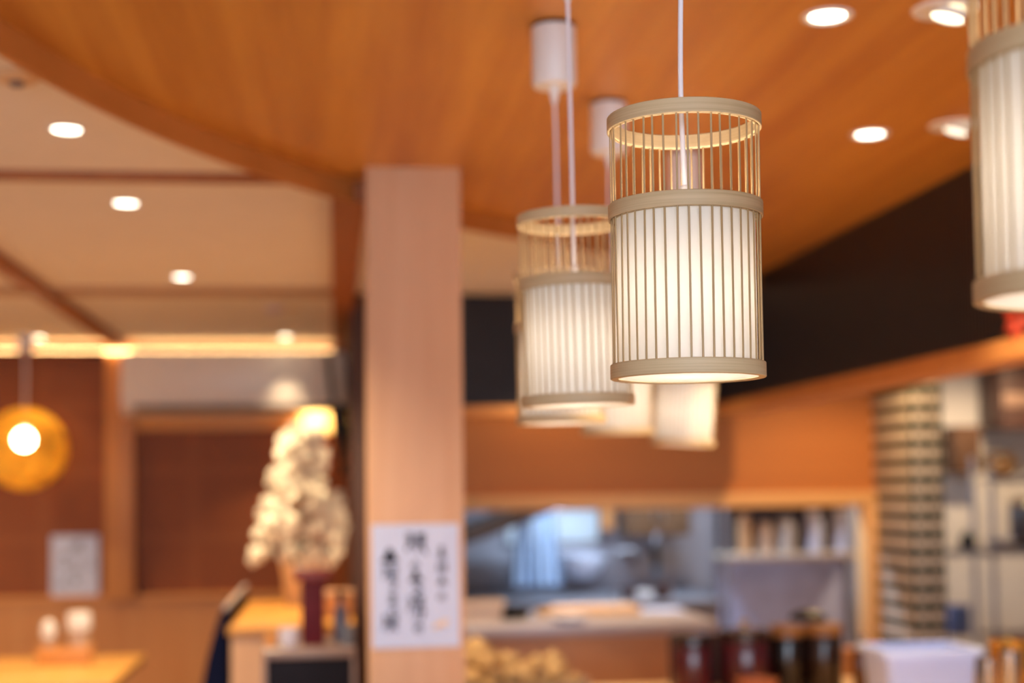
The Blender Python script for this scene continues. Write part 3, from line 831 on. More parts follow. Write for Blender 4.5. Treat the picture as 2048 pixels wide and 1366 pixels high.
# ------------------------------------------------------------------ orchid arrangement on the divider
def orchid():
    t = thing('potted_orchid', 'large white orchid with cascading blooms in a cream pot on the divider', 'orchid', (-0.142, 6.72, 0.97))
    t.scale = (0.86, 1.0, 0.97)
    M_PETAL = paper_mat('white_petals', (0.95, 0.88, 0.72), 0.25)
    M_STEM = mat('orchid_stem', '#4d5a2a', 0.6, var=0.1)
    M_LEAF = mat('orchid_leaf', '#20281a', 0.4, var=0.15)
    lathe('pot', [(0, 0.0), (0.055, 0.0), (0.060, 0.01), (0.078, 0.17), (0.086, 0.185), (0.086, 0.20), (0.074, 0.198), (0.070, 0.17), (0, 0.165)], mat('cream_pot', '#e2bd8e', 0.5, var=0.05), t, 36, center=(-0.045, 0, 0), label='cream glazed pot')
    # leaves
    for k in range(7):
        a = 2 * PI * k / 7 + 0.3
        bm = bmesh.new()
        n = 9
        L = []
        for i in range(n):
            u = i / (n - 1)
            r = 0.02 + 0.17 * u
            z = 0.19 + 0.10 * math.sin(PI * u * 0.75) - 0.03 * u
            wdt = 0.030 * math.sin(PI * min(1, u * 0.9 + 0.1)) + 0.002
            cx_, cy_ = r * math.cos(a) - 0.03, r * math.sin(a)
            px, py = -math.sin(a), math.cos(a)
            L.append([bm.verts.new((cx_ + px * wdt, cy_ + py * wdt, z + 0.008)), bm.verts.new((cx_, cy_, z)), bm.verts.new((cx_ - px * wdt, cy_ - py * wdt, z + 0.008))])
        for i in range(n - 1):
            for j in range(2):
                bm.faces.new((L[i][j], L[i][j + 1], L[i + 1][j + 1], L[i + 1][j]))
        r_ = bmesh.ops.extrude_face_region(bm, geom=list(bm.faces))
        bmesh.ops.translate(bm, verts=[v for v in r_['geom'] if isinstance(v, bmesh.types.BMVert)], vec=(0, 0, -0.003))
        obj('leaf', bm, M_LEAF, t, 50, label='dark green strap leaf')
    # one bloom: three sepals, two broad petals, a lip
    bm = bmesh.new()
    def petal(ang, ln, wd, cup):
        n = 6
        rows = []
        for i in range(n + 1):
            u = i / n
            w_ = wd * math.sin(PI * (0.12 + 0.84 * u)) ** 0.8
            y_ = -cup * math.sin(PI * u * 0.6)
            row = []
            for s in (-1, -0.5, 0, 0.5, 1):
                p = Vector((s * w_, y_ + 0.006 * s * s, ln * u))
                row.append(bm.verts.new(Matrix.Rotation(ang, 3, 'Y') @ p))
            rows.append(row)
        for i in range(n):
            for j in range(4):
                bm.faces.new((rows[i][j], rows[i][j + 1], rows[i + 1][j + 1], rows[i + 1][j]))
    for a_, l_, w_ in ((0, .044, .015), (R(125), .042, .014), (R(-125), .042, .014)):
        petal(a_, l_, w_, 0.002)
    for a_ in (R(72), R(-72)):
        petal(a_, 0.046, 0.026, 0.010)
    add_lathe(bm, [(0, -0.012), (0.007, -0.008), (0.008, 0.004), (0, 0.010)], 10, center=(0, -0.010, -0.004))
    flower_me = finish('flower', bm, M_PETAL, 70)
    stems = [
        [(-.06, 0, .19), (-.02, -.02, .55), (.03, -.03, .80), (-.06, -.06, .80), (-.13, -.07, .62), (-.19, -.08, .42), (-.245, -.08, .22)],
        [(-.05, 0, .19), (.0, 0, .50), (.06, 0, .78), (-.01, -.05, .76), (-.06, -.09, .58), (-.10, -.10, .40), (-.085, -.10, .26)],
        [(-.04, 0, .19), (.03, .02, .50), (.07, .02, .76), (.06, -.05, .66), (.05, -.08, .48), (.035, -.09, .30), (.01, -.09, .17)],
        [(-.04, 0, .19), (.04, .03, .38), (.12, .03, .52), (.15, -.02, .48), (.165, -.05, .40), (.155, -.06, .30), (.13, -.06, .20)],
    ]
    random.seed(11)
    count = 0
    for st in stems:
        P = [Vector(p) for p in st]
        path = []
        n = len(P)
        for i in range(n - 1):
            p0, p1, p2, p3 = P[max(i - 1, 0)], P[i], P[i + 1], P[min(i + 2, n - 1)]
            for s in range(8):
                u = s / 8
                path.append(0.5 * ((2 * p1) + (p2 - p0) * u + (2 * p0 - 5 * p1 + 4 * p2 - p3) * u * u + (3 * p1 - p0 - 3 * p2 + p3) * u ** 3))
        path.append(P[-1])
        tube('stem', path, 0.004, M_STEM, t, 8)
        bl = path[18:]
        for i in range(23):
            p = bl[int(i / 22 * (len(bl) - 1))]
            f = bpy.data.objects.new('flower', flower_me)
            C.objects.link(f)
            f.parent = t
            side = (-1, 1)[i % 2]
            f.location = p + Vector((side * random.uniform(0.010, 0.040), random.uniform(-0.05, 0.0), random.uniform(-0.025, 0.012)))
            f.rotation_euler = (R(random.uniform(-48, -2)), R(random.uniform(-25, 25)), R(random.uniform(-45, 35)))
            s_ = random.uniform(0.85, 1.1)
            f.scale = (s_, s_, s_)
            count += 1
    return t
orchid()

# small paper wall lamp behind the orchid
t = thing('wall_lamp', 'small square yellow wall lamp glowing above the orchid blooms', 'wall lamp', (-0.12, 9.395, 1.865))
box('mounting_plate', (-0.06, -0.035, 0.04), (0.06, 0.0, 0.16), M_PALE_WOOD, t)
bm = bmesh.new()
add_box(bm, (-0.105, -0.20, 0.0), (0.105, -0.035, 0.20), 0.006)
obj('shade', bm, paper_mat('yellow_paper', (0.95, 0.74, 0.36), 0.6), t, 40)
lathe('bulb', [(0, 0.07), (0.02, 0.075), (0.026, 0.10), (0.02, 0.125), (0, 0.13)], glow_mat('wall_bulb', (1.0, 0.78, 0.45), 60.0), t, 16, center=(0, -0.118, 0))

# television on the side of the partition, tilted down, seen edge-on
t = thing('television', 'black flat television mounted on the partition, tilted down and seen edge-on', 'television', (0.035, 7.85, 1.90), (0, R(-7.0), 0))
box('screen_panel', (-0.045, -0.50, -0.315), (-0.015, 0.50, 0.315), M_BLACK, t, 0.004)
box('rear_housing', (-0.015, -0.30, -0.20), (0.010, 0.30, 0.06), M_BLACK, t, 0.006)
br = box('wall_bracket', (0.0, -0.13, -0.12), (0.030, 0.13, 0.05), M_BLACK, t, 0.004)
tube('bracket_arm', [(-0.01, -0.05, 0.0), (0.03, -0.02, 0.05)], 0.012, M_BLACK, br)

# ------------------------------------------------------------------ dark cabinet in front of the divider and what stands on it
t = thing('cabinet', 'dark cabinet with grey-brown frame standing left of the pillar', 'cabinet', (-0.088, 4.86, 0))
M_TAUPE = mat('taupe_frame', '#86706a', 0.4, var=0.05)
box('body', (-0.15, 0.02, 0.05), (0.15, 0.40, 0.945), mat('cabinet_dark', '#18171f', 0.8, spec=0.1, var=0.06), t, 0.004)
box('top_frame', (-0.156, 0.0, 0.935), (0.156, 0.42, 0.963), M_TAUPE, t, 0.004, label='grey-brown top edge')
for s in (-1, 1):
    box('side_frame', (s * 0.149 - 0.007, 0.0, 0.0), (s * 0.149 + 0.007, 0.03, 0.935), M_TAUPE, t, 0.003)
box('front_panel', (-0.138, 0.005, 0.30), (0.138, 0.02, 0.93), mat('cabinet_navy', '#1a1922', 0.8, spec=0.1, var=0.05), t, 0.003)

M_MAROON = mat('maroon_lacquer', '#560d1b', 0.6, spec=0.25, var=0.07)
t = thing('menu_stand', 'tall narrow dark red holder standing upright on the dark cabinet', 'menu holder', (-0.077, 5.02, 0.963))
box('body', (-0.040, -0.035, 0.0), (0.040, 0.035, 0.222), M_MAROON, t, 0.004)
box('cap', (-0.066, -0.045, 0.222), (0.066, 0.045, 0.262), mat('maroon_cap', '#73281f', 0.45), t, 0.01, label='flared reddish-brown top')
t = thing('teacup', 'white cup standing on the dark cabinet beside the dark red holder', 'cup', (-0.160, 4.99, 0.963))
lathe('body', [(0, 0.004), (0.020, 0.004), (0.021, 0.0), (0.026, 0.002), (0.033, 0.02), (0.036, 0.062), (0.034, 0.062), (0.030, 0.02), (0, 0.010)], mat('cup_glaze', '#d8d4e0', 0.25), t, 28)
M_BOTTLE = mat('grey_blue_bottle', '#5a5a6e', 0.2, var=0.08)
t = thing('bottle', 'slim grey-blue bottle on the dark cabinet, between red holder and pillar', 'bottle', (0.018, 5.07, 0.963))
lathe('body', [(0, 0), (0.026, 0), (0.028, 0.006), (0.028, 0.09), (0.022, 0.115), (0.011, 0.135), (0.010, 0.16), (0, 0.16)], M_BOTTLE, t, 24)
lathe('cap', [(0.0115, 0.155), (0.013, 0.158), (0.013, 0.182), (0, 0.184)], M_BLACK, t, 20)
t = thing('tumbler', 'small grey glass tumbler beside the slim bottle on the dark cabinet', 'glass', (0.044, 4.955, 0.963))
lathe('body', [(0, 0), (0.022, 0), (0.026, 0.07), (0.024, 0.07), (0.020, 0.006), (0, 0.006)], mat('grey_glass', '#8890a0', 0.1, trans=0.5, var=0.04), t, 24)
t = thing('orange_pot', 'little orange pot on the edge of the dark cabinet', 'pot', (-0.222, 4.99, 0.963))
lathe('body', [(0, 0), (0.014, 0), (0.020, 0.012), (0.020, 0.03), (0.014, 0.042), (0, 0.042)], mat('orange_glaze', '#d08a45', 0.3), t, 24)
t = thing('napkin_box', 'pale wooden box on the divider between red holder and pillar', 'box', (0.01, 6.05, 0.97))
box('body', (-0.062, -0.05, 0.0), (0.062, 0.05, 0.085), M_PALE_WOOD, t, 0.004)
box('lid', (-0.064, -0.052, 0.085), (0.064, 0.052, 0.108), M_PILLAR, t, 0.004)

# ------------------------------------------------------------------ kitchen side: sink counter, things on it
t = thing('kitchen_counter', 'wooden kitchen counter with a long steel worktop under the hatch', 'counter', (0.56, 6.6, 0))
box('worktop', (0.0, 0.0, 0.80), (1.24, 0.85, 0.855), mat('worktop_steel', '#b2adb8', 0.4, metal=0.25, var=0.02, scale=(3, 60, 60)), t, 0.006, label='steel worktop')
box('body', (0.0, 0.04, 0.0), (1.02, 0.83, 0.80), wood('counter_body_wood', '#cc9a74', '#d4a47e', 'X', 0.5), t, 0.003)

def bin_tub(name, label, loc, w, d, h, m, cat, flare=0.9, rim=0.012):
    t = thing(name, label, cat, loc)
    bm = bmesh.new()
    def ring(sx, sy, z):
        rr = min(sx, sy) * 0.25
        pts = []
        for cxs, cys, a0 in ((1, 1, 0), (-1, 1, 90), (-1, -1, 180), (1, -1, 270)):
            for k in range(6):
                a = R(a0 + k * 18)
                pts.append(bm.verts.new((cxs * (sx - rr) + rr * math.cos(a), cys * (sy - rr) + rr * math.sin(a), z)))
        return pts
    hw, hd = w / 2, d / 2
    th = 0.004
    rings = [ring(hw * flare, hd * flare, 0.0), ring(hw, hd, h - 0.012), ring(hw - th, hd - th, h - 0.012), ring(hw * flare - th, hd * flare - th, 0.006)]
    for a, b in zip(rings[:-1], rings[1:]):
        n = len(a)
        for k in range(n):
            bm.faces.new((a[k], a[(k + 1) % n], b[(k + 1) % n], b[k]))
    bm.faces.new(rings[0][::-1])
    bm.faces.new(rings[-1])
    obj('body', bm, m, t, 40)
    bm = bmesh.new()
    rings = [ring(hw - th, hd - th, h), ring(hw + rim, hd + rim, h), ring(hw + rim, hd + rim, h - 0.018), ring(hw - 0.001, hd - 0.001, h - 0.018)]
    for a, b in zip(rings, rings[1:] + rings[:1]):
        n = len(a)
        for k in range(n):
            bm.faces.new((a[k], a[(k + 1) % n], b[(k + 1) % n], b[k]))
    obj('rim', bm, m, t, 40)
    return t
bin_tub('plastic_bin', 'pale plastic bin on the steel worktop next to the pillar', (0.70, 6.85, 0.855), 0.20, 0.16, 0.10, mat('cream_plastic', '#d8c4b4', 0.5, var=0.02), 'bin', 0.85, 0.006)
t = thing('cutting_board', 'flat wooden cutting board lying on the steel worktop', 'cutting board', (1.24, 7.2, 0.855))
box('board', (-0.22, -0.13, 0.0), (0.29, 0.13, 0.035), wood('board_wood', '#cfa67c', '#d9b48d', 'X', 0.5), t, 0.006)
t = thing('serving_dish', 'shallow bluish-white dish at the front of the steel worktop', 'dish', (1.10, 6.72, 0.855))
lathe('bowl', [(0, 0.004), (0.045, 0.003), (0.05, 0.0), (0.06, 0.004), (0.10, 0.032), (0.098, 0.034), (0.058, 0.010), (0, 0.009)], mat('blue_white_glaze', '#c9cfe8', 0.25), t, 36)
t = thing('frying_pan', 'dark pan on the steel worktop between plastic bin and cutting board', 'pan', (0.86, 7.04, 0.855))
lathe('pan_body', [(0, 0.004), (0.085, 0.0), (0.10, 0.03), (0.105, 0.045), (0.102, 0.045), (0.092, 0.010), (0, 0.009)], M_BLACK, t, 36)
tube('handle', [(0.09, 0.03, 0.035), (0.15, 0.06, 0.05), (0.22, 0.09, 0.05)], 0.010, M_BLACK, t)

# kitchen beyond the hatch
t = thing('range_hood', 'stainless steel hood slanting over the sink, seen through the hatch beside the pillar', 'range hood', (0.57, 8.7, 1.12))
bm = bmesh.new()
add_prism(bm, [(0.0, 0.0), (0.0, 0.06), (0.62, 0.30), (0.72, 0.30), (0.72, 0.24), (0.30, 0.08)], 'Y', -0.35, 0.38)
obj('canopy', bm, mat('hood_steel', '#54463e', 0.45, metal=0.5, var=0.06), t)
box('duct', (0.30, -0.05, 0.30), (0.62, 0.30, 1.30), M_STEEL_DULL, t, 0.004)
# long towels
M_TOWEL = mat('blue_white_towel', '#9fb2cc', 0.9, var=0.04, scale=(30, 30, 30), bump=0.2)
def towel(label, x, y, z, w, h, flare, ph):
    bm = bmesh.new()
    n, mrow = 14, 10
    rows = []
    for j in range(mrow + 1):
        v = j / mrow
        ww = w * (1 + flare * v)
        rows.append([bm.verts.new(((i / n - 0.5) * ww + flare * 0.25 * w * v * (-1 if ph > 1 else 1), 0.014 * math.sin(i * 1.25 + ph) * (0.4 + v), -h * v)) for i in range(n + 1)])
    for j in range(mrow):
        for i in range(n):
            bm.faces.new((rows[j][i], rows[j][i + 1], rows[j + 1][i + 1], rows[j + 1][i]))
    r_ = bmesh.ops.extrude_face_region(bm, geom=list(bm.faces))
    bmesh.ops.translate(bm, verts=[v for v in r_['geom'] if isinstance(v, bmesh.types.BMVert)], vec=(0, 0.005, 0))
    o = obj('hanging_towel', bm, M_TOWEL, None, 60)
    o.location = (x, y, z)
    tag(o, label, 'towel', 'towels hanging in the kitchen')
    return o
towel('bluish-white towel hanging by the kitchen window, broader of the pair beside the sink', 1.345, 9.1, 1.335, 0.12, 0.47, 0.55, 0.0)
towel('narrow bluish-white towel hanging nearest the steel hood', 1.215, 9.13, 1.335, 0.10, 0.47, 0.6, 2.0)
bm = bmesh.new()
add_tube(bm, [(1.12, 9.16, 1.345), (1.46, 9.16, 1.345)], 0.006, 8)
add_tube(bm, [(1.13, 9.16, 1.345), (1.13, 9.40, 1.345)], 0.005, 8)
add_tube(bm, [(1.45, 9.16, 1.345), (1.45, 9.40, 1.345)], 0.005, 8)
o = obj('towel_rail', bm, M_STEEL, None, 60)
tag(o, 'thin steel rail above the bluish-white kitchen towels', 'towel rail')

t = thing('wall_post', 'short pale wooden post between kitchen window and brown cupboard', 'post', (1.80, 9.36, 1.21))
box('post', (-0.042, -0.04, 0.0), (0.042, 0.04, 1.25), M_PALE_WOOD_V, t, 0.003)
t = thing('wall_cupboard', 'brown wall cupboard seen at the top of the hatch', 'cupboard', (2.085, 9.38, 1.175))
M_CUP = wood('cupboard_wood', '#5c4029', '#684930', 'X', 0.5)
box('carcass', (-0.215, -0.30, 0.0), (0.215, 0.0, 0.75), M_CUP, t, 0.003)
for s in (-1, 1):
    d_ = box('door', (min(0, s * 0.21) + 0.003, -0.318, 0.005), (max(0, s * 0.21) - 0.003, -0.30, 0.745), M_CUP, t, 0.002)
    tube('handle', [(s * 0.03, -0.325, 0.10), (s * 0.03, -0.325, 0.20)], 0.006, M_STEEL, d_)

t = thing('sink_counter', 'grey steel sink counter along the kitchen wall behind the hatch', 'sink', (1.80, 9.0, 0))
M_GREY = mat('grey_steel_front', '#7e7a82', 0.5, metal=0.3, var=0.04)
box('worktop', (-1.20, -0.45, 0.76), (0.56, 0.38, 0.80), M_STEEL_DULL, t, 0.005)
box('front', (-1.19, -0.42, 0.0), (0.55, -0.38, 0.76), M_GREY, t)
box('backsplash', (-1.20, 0.35, 0.80), (0.56, 0.38, 1.02), M_GREY, t, 0.003)
t = thing('faucet', 'tall gooseneck kitchen faucet over the sink', 'faucet', (1.72, 8.75, 0.80))
tube('spout', [(0, 0, 0), (0, 0, 0.22)] + [(0.09 - 0.09 * math.cos(a), 0, 0.22 + 0.085 * math.sin(a)) for a in [PI * k / 8 for k in range(1, 8)]] + [(0.18, 0, 0.22), (0.18, 0, 0.19)], 0.011, M_STEEL_DULL, t)
lathe('base', [(0, 0), (0.028, 0), (0.028, 0.02), (0.014, 0.03), (0, 0.03)], M_CHROME, t, 24)
tube('lever', [(0.02, 0, 0.05), (0.075, -0.02, 0.085)], 0.008, M_CHROME, t)
t = thing('spray_head', 'black and blue spray head hanging beside the gooseneck faucet', 'spray head', (1.985, 8.72, 0.802))
tube('hose', [(0.03, 0.06, 0), (0.04, 0.06, 0.30), (0.02, 0.03, 0.40), (0, 0, 0.36), (0, 0, 0.32)], 0.009, M_STEEL_DULL, t)
lathe('grip', [(0, 0.20), (0.020, 0.20), (0.024, 0.22), (0.024, 0.31), (0.014, 0.335), (0, 0.335)], M_BLACK, t, 20)
lathe('nozzle', [(0, 0.13), (0.018, 0.13), (0.022, 0.15), (0.020, 0.20), (0, 0.20)], mat('teal_plastic', '#2c4f68', 0.4), t, 20, label='blue nozzle')

t = thing('colander', 'white round-bottomed colander hung on the kitchen wall under the window', 'colander', (1.60, 9.30, 0.90))
lathe('bowl', [(0, 0.0), (0.06, 0.006), (0.11, 0.04), (0.145, 0.11), (0.15, 0.155), (0.144, 0.155), (0.138, 0.11), (0.10, 0.05), (0, 0.012)], mat('white_enamel', '#ccd2e2', 0.3), t, 36, center=(0, -0.07, 0.0))
for s in (-1, 1):
    tube('handle', [(s * 0.145, -0.11, 0.14), (s * 0.19, -0.10, 0.155), (s * 0.19, -0.04, 0.155), (s * 0.145, -0.03, 0.14)], 0.007, M_STEEL, t)
# small pots drying on the sink counter
for i, (x, y, r_, h_, nm) in enumerate(((1.80, 8.68, 0.045, 0.07, 'small dark pot on the sink counter, directly below the gooseneck faucet'),
                                       (1.90, 8.70, 0.050, 0.05, 'small pale pot on the sink counter between two dark ones'),
                                       (2.02, 8.70, 0.055, 0.085, 'larger dark pot on the sink counter beside the spray head'))):
    t = thing('small_pot', nm, 'pot', (x, y, 0.80), (0, 0, 0), 'pots on the sink counter')
    lathe('body', [(0, 0.0), (r_ * 0.7, 0), (r_, h_ * 0.4), (r_ * 0.95, h_), (r_ * 0.88, h_), (r_ * 0.92, h_ * 0.4), (0, 0.008)], (M_BROWN, M_WHITE_PLASTIC, M_BROWN)[i], t, 24)
    tube('handle', [(r_ * 0.9, 0, h_ * 0.8), (r_ * 1.4, 0, h_ * 0.8), (r_ * 1.4, 0, h_ * 0.35), (r_ * 0.95, 0, h_ * 0.35)], 0.005, M_STEEL, t)

# steel shelf rack behind the hatch with its jars
t = thing('shelf_rack', 'steel shelf rack with upright posts behind the hatch, holding a row of jars', 'shelf', (2.86, 8.80, 0))
for x in (-0.445, 0.45):
    for y in (-0.14, 0.14):
        tube('post', [(x, y, 0.0), (x, y, 1.9)], 0.018, M_STEEL_DULL, t, 12)
for z in (1.03, 1.42):
    bm = bmesh.new()
    add_box(bm, (-0.45, -0.16, z), (0.45, 0.16, z + 0.035), 0.004)
    obj('shelf_board', bm, mat('shelf_tan', '#b09a86', 0.5, var=0.05), t, 35)
box('rear_sheet', (-0.45, 0.15, 0.30), (0.45, 0.155, 1.03), mat('grey_panel', '#b4bade', 0.6), t)
box('jar_gap_sheet', (-0.45, 0.15, 1.065), (0.45, 0.155, 1.42), mat('jar_gap_dark', '#40363a', 0.6), t, label='added dark sheet darkening the gaps between the jars')  # added so that the space between the jars comes out dark
jars = [(-0.30, 0.040, 0.25, 'tall slim beige jar on the steel rack, next to the post', '#c9a27c'), (-0.165, 0.052, 0.20, 'beige-grey canister on the steel rack beside the tall slim jar', '#b59a86'),
        (-0.03, 0.062, 0.225, 'broad grey canister in the middle of the steel rack', '#a59a94'), (0.155, 0.055, 0.27, 'tall bluish-white bottle on the steel rack, after the broad canister', '#b4b4c6'),
        (0.335, 0.055, 0.275, 'tall bluish-white bottle at the rack end beside the pale hatch frame', '#bcbccc')]
for i, (x, r_, h_, lb, cl) in enumerate(jars):
    t = thing('storage_jar', lb, 'jar', (2.86 + x, 8.74, 1.065), (0, 0, 0), 'jars on the steel rack')
    lathe('body', [(0, 0), (r_ * 0.95, 0), (r_, 0.01), (r_, h_ * 0.78), (r_ * 0.75, h_ * 0.86), (0, h_ * 0.86)], mat('jar_%d' % i, cl, 0.4, var=0.04), t, 28)
    lathe('lid', [(r_ * 0.76, h_ * 0.85), (r_ * 0.8, h_ * 0.86), (r_ * 0.8, h_), (0, h_)], M_WHITE_PLASTIC if i > 2 else mat('jar_lid_%d' % i, cl, 0.5), t, 24)

# ------------------------------------------------------------------ serving counter in front (just below the picture) and what stands on it
t = thing('serving_counter', 'broad wooden serving counter carrying the lacquer canisters and the white tub', 'counter', (1.35, 4.5, 0))
box('top_board', (-0.95, -3.9, 0.72), (1.05, 0.82, 0.755), wood('counter_top_wood', '#d8aa74', '#e2b884', 'Y', 0.45), t, 0.005)  # near part extended out of view to bounce light onto the wooden ceiling
o = box('gap_dark_board', (1.23, 5.20, 0.755), (1.85, 5.22, 0.945), M_BROWN, None, 0.003)  # added to make the gaps between the canisters dark
tag(o, 'added dark brown board darkening the gaps between the lacquer canisters', 'board')
box('body', (-0.90, -3.85, 0.0), (1.0, 0.78, 0.72), M_WAINSCOT, t)
ZC = 0.755
def canister(label, x, y, r_, top, m, lid_m, knob=None, group='lacquer canisters'):
    h_ = top - ZC
    t = thing('lacquer_canister', label, 'canister', (x, y, ZC), (0, 0, 0), group)
    lathe('body', [(0, 0), (r_ * 0.96, 0), (r_, 0.006), (r_, h_ - 0.045), (r_ * 0.97, h_ - 0.04), (0, h_ - 0.04)], m, t, 40)
    ld = lathe('lid', [(r_ * 0.98, h_ - 0.04), (r_ * 1.02, h_ - 0.038), (r_ * 1.02, h_ - 0.006), (r_ * 0.97, h_), (r_ * 0.3, h_ + 0.002), (0, h_ + 0.002)], lid_m, t, 40)
    if knob:
        lathe('knob', [(0, h_), (0.012, h_ + 0.002), (0.010, h_ + 0.012), (0.020, h_ + 0.022), (0.016, h_ + 0.032), (0, h_ + 0.034)], knob, ld, 24)
    return t
M_LAC_RED = mat('red_lacquer', '#4a0c1a', 0.25, var=0.08, coat=0.4)
M_LAC_DARK = mat('dark_lacquer', '#27140f', 0.22, var=0.1, coat=0.4)
M_LAC_BLACK = mat('black_lacquer', '#170e0e', 0.2, var=0.1, coat=0.4)
M_LID_WOOD = wood('lid_wood', '#855628', '#966636', 'X', 0.4)
canister('dark red lacquer canister beside the wooden counter end', 1.277, 5.05, 0.070, 0.965, M_LAC_RED, M_LAC_DARK)
canister('dark red lacquer canister with pale lid knob, second from the wooden counter end', 1.467, 5.03, 0.085, 0.978, M_LAC_RED, M_LAC_DARK, mat('brass_knob', '#cdb48c', 0.25, metal=0.6))
canister('near-black lacquer canister with wooden lid, between red canister and brown one', 1.635, 5.06, 0.060, 0.985, M_LAC_BLACK, M_LID_WOOD)
canister('dark brown lacquer canister with broad wooden lid next to the white tub', 1.765, 5.04, 0.068, 0.99, M_LAC_DARK, M_LID_WOOD)
t = thing('soy_bottle', 'dark glass bottle with rounded shoulder between brown canister and white tub', 'bottle', (1.868, 4.93, ZC))
lathe('body', [(0, 0), (0.030, 0), (0.033, 0.008), (0.033, 0.12), (0.025, 0.15), (0.013, 0.165), (0.012, 0.185), (0, 0.185)], mat('brown_glass', '#5c3a26', 0.08, var=0.1, coat=0.5), t, 28)
lathe('cap', [(0.0135, 0.18), (0.016, 0.183), (0.016, 0.205), (0, 0.207)], M_CHROME, t, 20, label='shiny metal cap')
t = thing('pan_lid', 'black dome lid resting on the wooden canister lids', 'pan lid', (1.735, 5.12, 0.998))
lathe('dome', [(0.068, 0.0), (0.070, 0.004), (0.060, 0.022), (0.035, 0.034), (0, 0.038)], M_BLACK, t, 36)
t = thing('rice_bowl', 'reddish-brown bowl rim in front of the dark red canisters', 'bowl', (1.44, 4.80, ZC))
lathe('bowl', [(0, 0.004), (0.03, 0.0), (0.035, 0.006), (0.06, 0.03), (0.075, 0.075), (0.072, 0.075), (0.056, 0.032), (0, 0.012)], mat('terracotta_glaze', '#a8603c', 0.35), t, 36)
bin_tub('plastic_tub', 'bluish-white plastic tub with wide rim in front of the tiled column', (1.752, 4.15, ZC), 0.285, 0.22, 0.250, mat('blue_white_plastic', '#b6c8f8', 0.45, var=0.015), 'tub', 0.86, 0.018)
# steel cups beside the tub
for i, (x, y, r_, h_, lb) in enumerate(((1.975, 4.16, 0.026, 0.205, 'slim steel cup beside the white tub, nearest its corner'),
                                       (2.055, 4.18, 0.030, 0.225, 'taller slim steel cup, second from the white tub'),
                                       (2.000, 4.33, 0.036, 0.20, 'broader steel cup behind the two slim ones'))):
    t = thing('steel_cup', lb, 'cup', (x, y, ZC), (0, 0, 0), 'steel cups by the tub')
    lathe('body', [(0, 0), (r_ * 0.85, 0), (r_ * 0.88, 0.004), (r_, h_ - 0.004), (r_, h_), (r_ * 0.93, h_), (r_ * 0.82, 0.01), (0, 0.008)], M_CHROME, t, 28)
t = thing('brass_pot', 'round brass-coloured pot behind the steel cups at the picture edge', 'pot', (2.16, 4.38, ZC))
lathe('body', [(0, 0), (0.05, 0), (0.065, 0.03), (0.068, 0.20), (0.072, 0.232), (0.066, 0.235), (0.06, 0.03), (0, 0.01)], mat('brass', '#d9a24a', 0.25, metal=0.8, var=0.05), t, 32)

# tray of golden fried pieces
t = thing('serving_tray', 'grey oval tray heaped with golden fried pieces, next to the pillar', 'tray', (0.66, 5.12, ZC))
bm = bmesh.new()
add_lathe(bm, [(0, 0.0), (0.20, 0.0), (0.235, 0.022), (0.245, 0.050), (0.25, 0.052), (0.25, 0.048), (0.24, 0.020), (0.205, -0.004 + 0.004), (0, 0.004)], 48)
bmesh.ops.scale(bm, vec=(1.0, 0.75, 1.0), verts=bm.verts)
obj('dish', bm, mat('grey_tray', '#a08e84', 0.35, var=0.04), t, 40)
M_FRIED = mat('golden_batter', '#c79a58', 0.5, col2='#e8c68a', scale=(40, 40, 40), bump=0.5)
random.seed(21)
lump_me = []
for k in range(4):
    bm = bmesh.new()
    bmesh.ops.create_icosphere(bm, subdivisions=3, radius=1.0)
    for v in bm.verts:
        d = v.co.normalized()
        n_ = 0.16 * math.sin(5 * d.x + k) * math.cos(4 * d.y - k) + 0.12 * math.sin(7 * d.z + 2 * k) + random.uniform(-0.012, 0.012)
        v.co = d * (1 + n_)
    lump_me.append(finish('fried_piece', bm, M_FRIED, 60))
big = True
spots = [(-0.145, -0.02, 0.062, 0.058)]
for row, (zz, n_, sp) in enumerate(((0.030, 9, 0.19), (0.072, 7, 0.16), (0.105, 4, 0.12))):
    for k in range(n_):
        spots.append((-sp + 2 * sp * k / (n_ - 1) + random.uniform(-0.01, 0.01), random.uniform(-0.09, 0.07), zz, random.uniform(0.024, 0.036)))
spots = [list(p) for p in spots]
spots[0][2] += 0.03
for it in range(60):
    for i in range(len(spots)):
        for j in range(i):
            a, b = spots[i], spots[j]
            d = Vector((a[0] - b[0], a[1] - b[1], (a[2] - b[2])))
            need = (a[3] + b[3]) * 1.12
            if 1e-6 < d.length < need:
                push = d.normalized() * (need - d.length) * 0.5
                for c_ in range(3):
                    a[c_] += push[c_]
                    b[c_] -= push[c_]
    for p in spots:
        p[2] = max(p[2], p[3] * 0.95)
        p[0] = max(-0.19, min(0.19, p[0]))
        p[1] = max(-0.12, min(0.12, p[1]))
for i, (x, y, z, s) in enumerate(spots):
    o = bpy.data.objects.new('fried_piece', lump_me[i % 4])
    C.objects.link(o)
    o.location = (0.66 + x, 5.12 + y, ZC + 0.012 + z)
    o.scale = (s * 1.25, s, s * 0.9)
    o.rotation_euler = (random.uniform(-.4, .4), random.uniform(-.4, .4), random.uniform(0, 3))
    if i == 0:
        tag(o, 'largest pale golden fried piece on the tray, close against the pillar', 'fried food', 'fried pieces on the tray')
    else:
        tag(o, 'small golden fried piece heaped on the grey tray', 'fried food', 'fried pieces on the tray')

